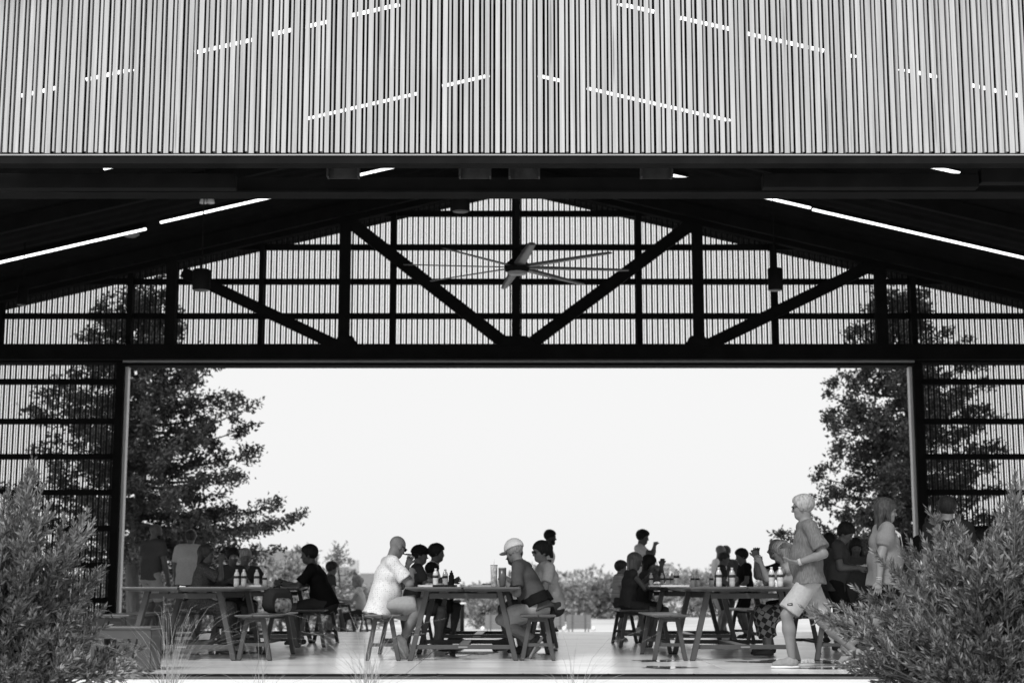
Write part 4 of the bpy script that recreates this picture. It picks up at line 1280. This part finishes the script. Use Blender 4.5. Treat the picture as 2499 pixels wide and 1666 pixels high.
        T.cone(heel, ball, r_(.038), r_(.034), .02, fl2, 1.15); T.cone(ball, toe, r_(.034), r_(.026), .02, fl2, 1.45)
        T.cone(a_ + fu * .004, a_ - fu * .04 * S + fd * .02 * S, r_(.046), r_(.046), .03, capa=True); T.cone(a_ - fu * .02 * S + fd * .03 * S, ball, r_(.040), r_(.030), .03)
        T.cut(-fu, a_ - fu * (hz - .017 * S))
        v, qd = T.mesh(); so = link_mesh('shoe', mesh_np('shoe', v, qd, sh['m'], True), root)
        if sh.get('sole') is not None:
            T = Sdf(.009)
            b0 = a_ - fu * (hz - .012 * S)
            T.cone(b0 - fd * .028 * S, b0 + fd * .11 * S, r_(.044), r_(.050), .01); T.cone(b0 + fd * .11 * S, b0 + fd * .175 * S, r_(.050), r_(.037), .01)
            T.cut(fu, a_ - fu * (hz - .024 * S)); T.cut(-fu, a_ - fu * (hz + .000 * S))
            v, qd = T.mesh(); link_mesh('sole', mesh_np('sole', v, qd, sh['sole'], True), so)
    # hair
    hair = hair or {}
    hk = hair.get('kind')
    if hk:
        T = Sdf(max(.008, vox * .6)); th = hair.get('t', .020)
        nz_ = fold_noise(.0018, int(abs(x * 31)) + 1, 60.)
        if hk in ('short', 'buzz', 'long', 'pony', 'bun', 'fringe'):
            t_ = .012 if hk == 'buzz' else th
            T.ell(hp_(-.012, 0, .036), np.array([.099 + t_, .078 + t_, .090 + t_]) * q, R, .01)
            if hk != 'buzz' and not f: T.ell(hp_(.012, 0, .088), np.array([.072, .062, .034]) * q, R, .03)
            T.ell(hp_(.074, 0, -.022), np.array([.070, .080 if hk in ('long', 'pony', 'fringe') else .088, .075]) * q, R, .012, op=-1)
            if hk in ('short', 'buzz'):
                T.cut(-hu * .90 + hf * .42, hp_(-.02, 0, -.050)); T.noise = nz_
            elif hk == 'pony' or hk == 'bun':
                T.cut(-hu * .85 + hf * .25, hp_(-.02, 0, -.055))
                T.ell(hp_(-.115, 0, .05), np.array([.04, .038, .045]) * q, R, .02)
                if hk == 'pony': T.cone(hp_(-.125, 0, .04), hp_(-.135, 0, -.15), .032 * q, .016 * q, .02)
            else:
                ln = hair.get('len', .26)
                for yy in (-.062, -.03, .03, .062):
                    a = hp_(-.055, yy, .0); b = a - np.array([0, 0, ln]) + hf * -.03 + R[:, 1] * yy * .25 - U * 0
                    T.cone(a, b, .045 * q, .026 * q, .03)
                if hair.get('front'):
                    for sg in (-1, 1):
                        a = hp_(.0, sg * .080, .01); b = hp_(.045, sg * .085, -.20); T.cone(a, b, .024 * q, .018 * q, .02)
                T.noise = nz_
        v, qd = T.mesh(); link_mesh('hair', mesh_np('hair', v, qd, hair['m'], True), root)
    if beard is not None:
        T = Sdf(.008)
        T.ell(hp_(.030, 0, -.070), np.array([.066, .062, .056]) * q, R, .01); T.ell(hp_(.06, 0, -.10), np.array([.036, .038, .034]) * q, R, .02)
        T.ell(hp_(.06, 0, -.012), np.array([.07, .05, .040]) * q, R, .01, op=-1); T.cut(hu, hp_(0, 0, -.028))
        v, qd = T.mesh(); link_mesh('beard', mesh_np('beard', v, qd, beard, True), root)
    info = dict(root=root, hp=hp_, R=R, q=q, c=c, U=U, Fd=Fd, Lf=Lf, waist=waist, chest=chest, shL=shL, shR=shR, nb=nb, el=el, wl=wl, er=er, wr=wr, kl=kl, kr=kr, al=al, ar=ar, hl=hl, hr=hr, S=S, H=H, shc=shc, Fw=Fw)
    for ex in (extras or []):
        ex(info)
    return info

def glasses(m=None, on_top=False):
    def fn(I):
        R, q = I['R'], I['q']; mb = MB(); L = MB()
        dz, dx = (.085, -.02) if on_top else (0.004, 0)
        for sg in (-1, 1):
            n = 10; cpt = I['hp'](.100 + dx, sg * .032, dz)
            V = []; 
            for k in range(n):
                a = 2 * math.pi * k / n
                for t in (0, .006): V.append(cpt + R @ (np.array([t - .004 - abs(math.cos(a)) * .004, math.cos(a) * .027, math.sin(a) * .020]) * q))
            Fc = [tuple(range(0, 2 * n, 2)), tuple(range(1, 2 * n, 2))[::-1]] + [(2 * k, 2 * k + 1, (2 * k + 3) % (2 * n), (2 * k + 2) % (2 * n)) for k in range(n)]
            L.add(V, Fc)
            mb.beam(I['hp'](.098 + dx, sg * .058, dz + .008), I['hp'](-.01 + dx, sg * .082, dz + .006), .005, .007)
            mb.beam(I['hp'](.098 + dx, sg * .052, dz + .008), I['hp'](.098 + dx, sg * .062, dz + .008), .006, .008)
        mb.beam(I['hp'](.104 + dx, -.008, dz + .006), I['hp'](.104 + dx, .008, dz + .006), .005, .005)
        fr = mb.build('glasses_frame', M_glass, I['root']); L.build('lens', m or M_glass, fr)
    return fn
def cap_hat(m, back=False):
    def fn(I):
        R, q = I['R'], I['q']; s = -1 if back else 1
        T = Sdf(.008); T.ell(I['hp'](-.010, 0, .038), np.array([.126, .106, .112]) * q, R, .01); T.cut(-R[:, 2] - R[:, 0] * .05, I['hp'](0, 0, .022))
        v, qd = T.mesh(); o = link_mesh('cap', mesh_np('cap', v, qd, m, True), I['root'])
        T = Sdf(.007); T.ell(I['hp'](s * .13 - (.0 if not back else .02), 0, .030 if not back else -.0), np.array([.080, .086, .012]) * q, R, .01); T.ell(I['hp'](-.01, 0, .03), np.array([.115, .096, .10]) * q, R, .003, op=-1)
        v, qd = T.mesh(); link_mesh('brim', mesh_np('brim', v, qd, m, True), o)
        MB().lathe([(.001, .0), (.009, 0), (.007, .007), (.001, .009)], n=8).build('button', m, o).location = I['hp'](-.010, 0, .148)
    return fn
def band(which, t, r, w, m, name='bracelet'):
    def fn(I):
        a, b = (I['el'], I['wl']) if which == 'l' else (I['er'], I['wr'])
        p = Vector(a + (b - a) * t); d = Vector(b - a).normalized()
        MB().tube([p - d * w / 2, p + d * w / 2], r * I['S'], 12).build(name, m, I['root'])
    return fn
# ---------------------------------------------------------------- the people, one by one
C_white = cloth('cloth_white', .66); C_pale = cloth('cloth_pale', .5); C_khaki = cloth('cloth_khaki', .34); C_lightshort = cloth('cloth_light_shorts', .34)
C_grey = cloth('cloth_grey', .075); C_mid = cloth('cloth_mid', .33); C_dark = cloth('cloth_dark', .045); C_char = cloth('cloth_charcoal', .05)
C_print = cloth('cloth_print', .68, fleck=(46, .34, .62, .45)); C_chamb = cloth('cloth_chambray', .125, amt=.3, scale=70, stretch=(1, 1, .25))
C_dress = cloth('cloth_dress', .075, amt=.6, scale=60); C_top = cloth('cloth_heather', .17, amt=.15, scale=90)
C_stripe = cloth('cloth_stripe', .40, amt=.5, scale=18, stretch=(.05, .05, 3)); C_plaid = cloth('cloth_plaid', .16)
_t = C_plaid.node_tree; _b = _t.nodes['Principled BSDF']; _src = _b.inputs['Base Color'].links[0].from_socket
_ck = _t.nodes.new('ShaderNodeTexChecker'); _ck.inputs['Scale'].default_value = 17.0
_ck.inputs['Color1'].default_value = (1.5, 1.5, 1.5, 1); _ck.inputs['Color2'].default_value = (.22, .22, .22, 1)
_rm = _t.nodes.new('ShaderNodeMapping'); _rm.inputs['Rotation'].default_value = (.3, .5, .6)
_t.links.new(_t.nodes['Texture Coordinate'].outputs['Object'], _rm.inputs['Vector']); _t.links.new(_rm.outputs[0], _ck.inputs['Vector'])
_vm = _t.nodes.new('ShaderNodeVectorMath'); _vm.operation = 'MULTIPLY'
_t.links.new(_src, _vm.inputs[0]); _t.links.new(_ck.outputs['Color'], _vm.inputs[1]); _t.links.new(_vm.outputs[0], _b.inputs['Base Color'])
SH_l = mat('shoe_light', .45, .8, .2, 30, bump=.2); SH_g = mat('shoe_grey', .22, .8, .2, 30, bump=.2); SH_d = mat('shoe_dark', .03, .6, .2, 30)
shL_ = dict(m=SH_l, sole=M_sole); shG_ = dict(m=SH_g, sole=M_sole); shD_ = dict(m=SH_d)
HD, HB, HL, HG = (dict(kind='short', m=M_hair_d), dict(kind='short', m=M_hair_b), dict(kind='long', m=M_hair_l), dict(kind='short', m=M_hair_g))
N = .0115; M_ = .0145; Z = .019

# bald man in the patterned shirt
person('seated bald man in white patterned shirt, khaki shorts and pale sneakers, eating', X(928, 17.75), 17.75, 14, 1.80, fat=.75, sit=True, lean=13, head=(22, 26),
       rh=(.35, -.04, .95), lh=(.33, .10, 1.04), rpole=(-.1, -.9, -.7), lf=(.24, .06, .125), rf=(.24, -.13, .22), footpitch=(40, 62), kpl=(1, .1, .4), kpr=(1, -.15, .4), skin=.32,
       top=dict(m=C_print, sithem=.055, flare=.034, sleeve=.72, sr=.028, hem=.05, collar=True, t=.02), bottom=dict(m=C_khaki, len=.90, flare=.034), shoes=shL_, vox=N, extras=[glasses()], curl=.9, foldamp=.008)
# man in the white cap, jacket tied round the waist
def waist_jacket(I):
    T = Sdf(.010); c = I['c']; U = I['U']
    T.cone(c + U * .015, c + U * .13, .178, .166, .02, I['Lf'], 1.36, capa=True, capb=True)
    T.cone(c + I['Fd'] * .16 + U * .05, I['kl'] * .75 + I['hl'] * .25 + np.array([0, 0, .07]), .045, .035, .03)
    T.cone(c - I['Fd'] * .12 + U * .08, c - I['Fd'] * .17 - np.array([0, 0, .16]), .05, .035, .03)
    T.noise = fold_noise(.006, 5, 34)
    v, q = T.mesh(); link_mesh('jacket', mesh_np('jacket', v, q, M_black, True), I['root'])
person('seated man in white cap and grey tee with a dark jacket tied around his waist', X(1316, 17.75), 17.75, 166, 1.76, fat=.45, sit=True, lean=26, head=(-32, 20),
       lh=(.36, .12, .835), rh=(.40, -.22, .86), lpole=(-.4, .5, -.8), lf=(.03, .14, .22), rf=(.10, -.06, .13), footpitch=(58, 40), kpl=(1, .2, .2), skin=.31,
       top=dict(m=C_grey, sleeve=.78, sr=.032, t=.018), bottom=dict(m=C_khaki, len=.78, flare=.04), shoes=dict(m=SH_d, sole=mat('sole_grey', .35, .6)), hair=dict(kind='buzz', m=M_hair_g), vox=N,
       extras=[cap_hat(C_white), waist_jacket], foldamp=.008)
person('seated woman in dark sunglasses and pale grey top behind the white cap', X(1352, 18.6), 18.6, 196, 1.64, f=True, fat=.2, sit=True, lean=14, head=(5, 6), skin=.27,
       top=dict(m=C_mid, sleeve=.7, t=.016), bottom=dict(m=C_dark, len=.6), hair=dict(kind='pony', m=M_hair_d), shoes=shD_, vox=M_, extras=[glasses()])
person('seated man in dark tee mostly hidden past the white cap', X(1302, 21.2), 21.2, 182, 1.74, sit=True, lean=24, skin=.14, top=dict(m=C_char, t=.016), bottom=dict(m=C_dark), hair=HD, shoes=shD_, vox=Z)
person('standing bald man with dark beard and white collared shirt, facing sideways', X(1333, 27.3), 27.3, 5, 1.80, skin=.07, top=dict(m=C_white, collar=True), bottom=dict(m=C_dark, kind='pants', len=.95), beard=M_hair_d, hair=dict(kind='buzz', m=M_hair_d), shoes=shD_, vox=Z)
# across the central table
person('seated youth in dark tee wearing a backwards dark cap', X(1003, 20.7), 20.7, 12, 1.62, sit=True, lean=10, head=(-10, 4), skin=.16, top=dict(m=C_dark), bottom=dict(m=C_dark), shoes=shD_, hair=dict(kind='buzz', m=M_hair_d), vox=Z, extras=[cap_hat(M_black, True)])
person('small seated child with dark hair in front of the white shirted man', X(1030, 21.3), 21.3, 15, 1.16, sit=True, hip=.56, lf=(.28, .06, .24), rf=(.28, -.06, .24), lean=12, head=(0, 25), lh=(.25, .1, .82), rh=(.25, -.1, .82), skin=.14, top=dict(m=C_stripe), bottom=dict(m=C_dark), hair=HD, shoes=shD_, vox=Z)
person('seated dark haired man in white shirt facing across the table', X(1040, 22.0), 22.0, 2, 1.78, sit=True, lean=12, head=(0, 2), skin=.16, top=dict(m=C_white, collar=True), bottom=dict(m=C_dark), hair=HD, shoes=shD_, vox=Z)
# far table with the blonde woman
zq = ground_z(33.2)
o = copy_tree(tb); o.location = (-3.97, 33.6, zq); tag(o, 'dark picnic table out on the paving beyond the floor', 'table', 'picnic tables')
o = copy_tree(bb); o.location = (-3.14, 33.6, zq); tag(o, 'dark bench out on the paving under the blonde woman', 'bench', 'benches beside the picnic tables')
person('seated woman with long fair hair holding her arm up, out on the paving', X(884, 33.2), 33.2, 190, 1.66, z=zq, f=True, sit=True, lean=10, head=(20, 10), rh=(.12, -.16, 1.36), lh=(.46, .12, .83), skin=.42, top=dict(m=C_pale, sleeve=.3), bottom=dict(m=C_dark, kind='pants', len=.9),
       hair=dict(kind='long', m=M_hair_l, len=.30), shoes=shL_, vox=Z)
# left tables
person('seated dark haired man in black shirt leaning with both arms on the table', X(800, 21.4), 21.4, 178, 1.80, fat=.5, sit=True, lean=24, head=(-2, 4), lh=(.62, .12, .83), rh=(.60, -.16, .84), skin=.13, top=dict(m=M_black, collar=True, sleeve=.75), bottom=dict(m=C_dark, len=.9), hair=HD, shoes=shD_, vox=M_,
       extras=[band('l', .92, .033, .03, M_glass, 'watch')])
person('child with brown hair standing behind the man in black', X(801, 24.8), 24.8, 30, 1.16, skin=.3, top=dict(m=C_grey), bottom=dict(m=C_dark), hair=HB, shoes=shL_, vox=Z)
person('seated woman in long dark dress with sunglasses pushed up, hand at her mouth', X(482, 20.9), 20.9, 6, 1.66, f=True, fat=.5, sit=True, lean=8, head=(-6, 4), rh=(.30, -.08, 1.12), rpole=(.3, -.4, -1), skin=.17, top=dict(m=C_dress, sleeve=.85, name='dress', sr=.03), bottom=dict(m=C_dress, kind='skirt', len=.55, name='dress_skirt'),
       hair=dict(kind='long', m=M_hair_b, len=.14), shoes=shD_, vox=M_, extras=[glasses(on_top=True)])
person('seated woman in sunglasses facing the entrance beside the woman in the dress', X(560, 22.4), 22.4, -62, 1.64, f=True, sit=True, lean=8, skin=.15, top=dict(m=C_char, sleeve=.6), bottom=dict(m=C_dark), hair=dict(kind='pony', m=M_hair_d), shoes=shD_, vox=Z, extras=[glasses(mat('bright_lens', .3, .05, .1, 4, spec=.9))])
person('seated white haired man in dark shirt leaning in at the table end', X(588, 23.3), 23.3, -70, 1.74, sit=True, lean=20, head=(0, 14), lh=(.42, .25, .84), rh=(.42, -.2, .84), skin=.2, top=dict(m=C_dark), bottom=dict(m=C_dark), hair=HG, shoes=shD_, vox=Z)
person('standing bald man with dark beard in a fitted grey tee and pale shorts', X(366, 25.0), 25.0, 52, 1.82, fat=.3, head=(-25, 4), skin=.17, top=dict(m=C_grey, sleeve=.6), bottom=dict(m=C_khaki), beard=M_hair_d, shoes=shD_, vox=M_, rh=(.16, -.25, .84))
person('standing man in untucked pale shirt seen from behind', X(459, 27.4), 27.4, 88, 1.80, fat=.5, skin=.2, top=dict(m=C_pale, sleeve=.75, hem=.07, collar=True, t=.03), bottom=dict(m=C_dark), hair=HB, shoes=shD_, vox=M_, foldamp=.007)
# right tables
person('standing man in white tee raising a fork to his mouth', X(1560, 27.4), 27.4, -18, 1.80, head=(0, 10), rh=(.30, -.05, 1.50), rpole=(.2, -.8, -.6), lh=(.3, .15, 1.12), skin=.17, top=dict(m=C_white), bottom=dict(m=C_khaki), hair=HD, shoes=shL_, vox=Z)
person('seated girl with long fair-brown hair in a dark sleeveless dress', X(1531, 21.1), 21.1, 8, 1.44, f=True, sit=True, hip=.565, lean=8, head=(0, 16), lf=(.30, .08, .13), rf=(.30, -.06, .13), rh=(.36, -.06, .88), lh=(.34, .1, .96), skin=.16, top=dict(m=C_dark, sleeve=.12, name='dress'), bottom=dict(m=C_dark, len=.78, name='dress_skirt'),
       hair=dict(kind='long', m=mat('hair_fair_brown', .10, .4, .5, 60, (1, 1, .12)), len=.26, front=True), shoes=shL_, vox=M_)
g2 = person('seated girl with dark hair holding food up beside the girl in the dress', X(1562, 21.9), 21.9, 4, 1.42, f=True, sit=True, hip=.565, lean=12, head=(0, 14), lf=(.30, .08, .13), rf=(.30, -.06, .13), rh=(.30, -.04, 1.06), lh=(.32, .06, 1.10), skin=.17, top=dict(m=C_dark, sleeve=.3), bottom=dict(m=C_dark),
       hair=dict(kind='long', m=M_hair_d, len=.22), shoes=shL_, vox=Z)
person('small child in pale striped shirt beside the girls', X(1508, 23.3), 23.3, 10, 1.15, skin=.3, top=dict(m=C_stripe), bottom=dict(m=C_grey), hair=HB, shoes=shL_, vox=Z)
person('standing bald man in white shirt talking beyond the floor', X(1752, 30.2), 30.2, 12, 1.84, z=ground_z(30.2), fat=.4, skin=.3, top=dict(m=C_white), bottom=dict(m=C_khaki), shoes=shD_, vox=Z, extras=[glasses()])
person('standing short-haired bearded man in grey tee facing the bald man', X(1779, 30.9), 30.9, -140, 1.86, z=ground_z(30.9), skin=.26, top=dict(m=C_grey), bottom=dict(m=C_dark), hair=dict(kind='buzz', m=M_hair_b), beard=M_hair_b, shoes=shD_, vox=Z)
person('standing boy with short fair-brown hair in dark tee', X(1758, 26.3), 26.3, -8, 1.36, head=(0, 14), lh=(.24, .1, .78), rh=(.24, -.1, .78), skin=.2, top=dict(m=C_dark), bottom=dict(m=C_dark), hair=dict(kind='short', m=M_hair_b, t=.014), shoes=shD_, vox=M_)
person('standing boy with thick dark hair in black tee and shorts', X(1822, 24.0), 24.0, 190, 1.36, head=(0, 12), lh=(.20, .1, .74), rh=(.20, -.1, .74), skin=.2, top=dict(m=M_black), bottom=dict(m=M_black), hair=HD, shoes=shD_, vox=M_)
person('seated bald man in black shirt eating with both hands, elbows on table', X(1950, 18.75), 18.75, 176, 1.82, fat=.5, sit=True, lean=22, head=(0, 4), lh=(.50, .04, 1.14), rh=(.48, -.10, 1.16), lpole=(.1, .5, -1), rpole=(.1, -.5, -1), skin=.20, top=dict(m=M_black, collar=True), bottom=dict(m=M_black), shoes=shD_, vox=M_, curl=.9)
person('seated woman with straight fair hair, pale top and plaid skirt', X(1948, 18.0), 18.0, 178, 1.62, f=True, sit=True, lean=16, head=(-20, 10), lh=(.42, .02, 1.06), rh=(.4, -.1, 1.04), lpole=(.1, .5, -1), skin=.33, top=dict(m=C_mid, sleeve=.2), bottom=dict(m=C_plaid, kind='skirt', len=.62), hair=dict(kind='long', m=M_hair_l, len=.2), shoes=shD_, vox=M_)
# striding man
def logo_patch(I):
    p = I['hl'] + (I['kl'] - I['hl']) * .70
    o = MB().box(-.026, .026, -.004, .004, -.012, .012).build('logo_patch', M_black, I['root']); o.location = p + np.array([.055, .105, -.0]); o.rotation_euler = (0, math.radians(6), math.radians(-32))
    b = MB()
    for k, (a, c) in enumerate(((-.016, -.012), (-.009, -.006), (-.003, .003), (.006, .009), (.012, .016))): b.box(a, c, .0042, .0048, -.004, .004)
    b.build('lettering', M_sole, o)
person('striding man with grey hair and glasses in grey shirt and pale shorts', X(1974, 15.72), 15.72, 180, 1.77, fat=.40, hip=.893, lean=1, head=(-24, 4), lh=(.13, .20, 1.03), rh=(.15, -.14, 1.20), lpole=(-.8, .45, -.5), rpole=(-.6, -.5, -.6),
       lhand=dict(dir=(.9, -.05, .12), palm=(.2, -.2, 1), curl=.35), rhand=dict(dir=(.9, .2, .25), palm=(0, .5, -.8), curl=.8), lf=(.20, .085, .085), rf=(-.45, -.09, .165), footpitch=(0, 24), kpl=(1, 0, 0), kpr=(1, 0, -.1), skin=.29,
       top=dict(m=C_chamb, sleeve=.80, sr=.036, hem=.040, collar=True, t=.022, flare=.03), bottom=dict(m=C_lightshort, len=.88, flare=.042), hair=dict(kind='short', m=M_hair_g, t=.013), shoes=shG_, vox=.0105, extras=[glasses(mat('clear_lens', .35, .1, .1, 4, spec=.8)), band('l', .95, .034, .03, M_light, 'watch'), logo_patch], foldamp=.008)
# walking woman with cross-body strap
def strap(I):
    c, U, Fw, Lf = I['chest'], I['U'], I['Fw'], I['Lf']; S = I['S']
    pts = [I['shR'] * .55 + I['nb'] * .45 + U * .045, c + Fw * .155 * S - Lf * .085 + U * .075, c + Fw * .185 * S - Lf * .03 + U * .0, I['waist'] + Fw * .215 * S + Lf * .035 + U * .02, I['c'] + Fw * .19 * S + Lf * .13 + U * .02, I['c'] + Fw * .08 * S + Lf * .205 - U * .03]
    mb = MB(); V = []; Fc = []
    for i, p in enumerate(pts):
        d = np.array(pts[min(i + 1, 5)]) - np.array(pts[max(i - 1, 0)]); d /= np.linalg.norm(d)
        nrm = p - (c if i < 3 else I['c']); nrm = nrm - d * (nrm @ d); nrm /= np.linalg.norm(nrm); s = np.cross(d, nrm)
        for a, b in ((-.022, 0), (.022, 0), (.022, .006), (-.022, .006)): V.append(p + s * a + nrm * b)
    for i in range(5):
        for k in range(4): Fc.append((i * 4 + k, i * 4 + (k + 1) % 4, i * 4 + 4 + (k + 1) % 4, i * 4 + 4 + k))
    mb.add(V, Fc, True).build('bag_strap', cloth('strap_white', .62), I['root'])
    T = Sdf(.012); b = I['c'] + Fw * .06 * S + Lf * .26 - U * .10
    T.ell(b, [.13, .05, .11], None, .02); v, q = T.mesh(); link_mesh('shoulder_bag', mesh_np('shoulder_bag', v, q, M_black, True), I['root'])
person('walking woman in grey puff sleeved top and black shorts with white bag strap', X(2158, 16.1), 16.1, 2, 1.71, f=True, fat=1.15, lean=2, head=(-4, 6), rh=(-.13, -.27, .815), lh=(.20, .24, .84), rpole=(-1, -.2, 0), lf=(.24, .09, .085), rf=(-.42, -.09, .19), footpitch=(0, 35), kpl=(1, 0, 0), kpr=(1, 0, 0), skin=.30,
       top=dict(m=C_top, sleeve=.62, puff=True, hem=.055, t=.022, flare=.02), bottom=dict(m=M_black, len=.80, flare=.03), hair=dict(kind='long', m=M_hair_b, len=.22, front=True), shoes=shL_, vox=.0105,
       extras=[strap, glasses(on_top=True), band('r', .88, .033, .008, M_light), band('r', .95, .031, .008, M_light)], foldamp=.008)
pw = person('standing woman with short dark hair in dark grey polo looking down at a plate', X(2040, 19.5), 19.5, -22, 1.62, f=True, fat=.55, lean=8, head=(-4, 34), rh=(.30, -.06, 1.02), lh=(.32, .14, 1.02), skin=.17, top=dict(m=C_char, sleeve=.62, hem=.07, collar=True, flare=.015), bottom=dict(m=M_black, len=.9), hair=dict(kind='fringe', m=M_hair_d, len=.06), shoes=shD_, vox=M_)
person('girl with long dark hair standing behind the woman in the polo', X(2088, 21.0), 21.0, -88, 1.44, f=True, head=(0, 22), skin=.13, top=dict(m=C_dark, sleeve=.3), bottom=dict(m=C_dark, kind='pants', len=.9), hair=dict(kind='long', m=M_hair_d, len=.25, front=True), shoes=shD_, vox=Z)
person('person with dark hair standing with back turned behind the striding man', X(2026, 22.2), 22.2, 70, 1.55, f=True, skin=.14, top=dict(m=C_dark), bottom=dict(m=C_dark, kind='pants', len=.9), hair=dict(kind='long', m=M_hair_d, len=.08), shoes=shD_, vox=Z)
person('taller person with dark hair standing behind the woman in the polo', X(2070, 23.5), 23.5, 100, 1.74, skin=.14, top=dict(m=C_dark), bottom=dict(m=C_dark, kind='pants', len=.9), hair=HD, shoes=shD_, vox=Z)
person('standing man with thick black hair in black tee seen from behind over the shrub', X(2324, 17.0), 17.0, 84, 1.79, fat=.4, lean=6, head=(4, 4), lh=(.10, .27, .86), rh=(.10, -.27, .86), skin=.24, top=dict(m=cloth('cloth_offblack', .013), sleeve=.78, sr=.03, t=.02), bottom=dict(m=M_black, len=.9), hair=dict(kind='short', m=M_hair_d, t=.02), shoes=shD_, vox=N)
person('person in black tee standing close beyond the man with thick black hair', X(2268, 18.2), 18.2, 40, 1.66, fat=.4, lean=10, head=(0, 20), skin=.22, top=dict(m=M_black, sleeve=.7), bottom=dict(m=M_black), hair=HD, shoes=shD_, vox=M_)
person('person with dark hair and sunglasses standing near the slatted wall', X(2411, 20.2), 20.2, 185, 1.52, f=True, skin=.14, top=dict(m=M_black), bottom=dict(m=M_black), hair=dict(kind='pony', m=M_hair_d), shoes=shD_, vox=Z, extras=[glasses()])
person('small fair haired child standing near the slatted wall', X(2423, 18.6), 18.6, 120, 1.30, skin=.3, top=dict(m=C_dark), bottom=dict(m=C_dark), hair=dict(kind='short', m=M_hair_l), shoes=shL_, vox=Z)

# held things and the backpack
pl_ = Vector((X(2040, 19.5), 19.5, 0)) + Matrix.Rotation(math.radians(-22), 3, 'Z') @ Vector((.37, .04, 1.035))
pp = empty('paper_plate', tuple(pl_)); tag(pp, 'white paper plate held by the woman in the dark polo', 'plate')
MB().lathe([(.07, 0), (.085, .004), (.115, .016), (.112, .018), (.08, .008), (.01, .006)], n=18).build('plate', M_paper, pp)
MB().lathe([(.03, .0065), (.04, .02), (.02, .035)], n=10).build('food', M_food, pp)
sb = empty('snack_bag', (X(1598, 21.85), 21.85, P(1598, 1392, 21.85).z)); tag(sb, 'crinkled snack bag held up by the dark haired girl', 'snack bag')
m = MB().add([(-.05, -.01, -.08), (.05, -.01, -.08), (.06, -.035, 0), (.05, -.006, .08), (-.05, -.006, .08), (-.055, -.03, 0), (.06, .035, 0), (-.055, .03, 0), (.05, .0, -.08), (-.05, .0, -.08), (.05, .0, .08), (-.05, .0, .08)],
             [(0, 1, 2, 5), (5, 2, 3, 4), (9, 7, 6, 8), (7, 11, 10, 6), (0, 9, 8, 1), (4, 3, 10, 11), (1, 8, 6, 2), (2, 6, 10, 3), (0, 5, 7, 9), (5, 4, 11, 7)])
m.build('bag', mat('foil_print', .10, .35, .9, 30, spec=.6), sb)
bp_ = empty('backpack', (X(678, 18.2), 18.2, .49), math.radians(-38)); tag(bp_, 'dark backpack with a patterned front panel lying on the bench', 'backpack')
T = Sdf(.008); T.cone((0, -.08, .09), (0, .08, .09), .09, .09, .04, (1, 0, 0), 1.0); T.cone((0, -.08, .18), (0, .08, .18), .08, .08, .06); T.cone((0, -.1, .12), (0, .1, .12), .1, .1, .05); T.cone((.0, -.09, .20), (.0, .09, .20), .07, .07, .08); T.cut((0, 0, -1), (0, 0, .002)); T.cut((1, 0, 0), (.085, 0, 0))
v, q = T.mesh(); link_mesh('body', mesh_np('body', v, q, cloth('pack_dark', .03), True), bp_)
T = Sdf(.008); T.cone((.085, -.075, .09), (.085, .075, .09), .05, .05, .05, (0, 0, 1), 1.7); T.cut((0, 0, -1), (0, 0, .004)); v, q = T.mesh(); link_mesh('front_pocket', mesh_np('front_pocket', v, q, mat('pack_print', .14, .8, .95, 28, detail=1.0), True), bp_)
MB().tube([(-.02, -.05, .265), (-.02, -.045, .30), (-.02, .045, .30), (-.02, .05, .265)], .009, 6).build('handle', M_black, bp_)
for s_ in (-1, 1): MB().tube([(-.09, s_ * .07, .25), (-.15, s_ * .08, .20), (-.15, s_ * .09, .09), (-.09, s_ * .10, .03)], .014, 6).build('strap', M_black, bp_)
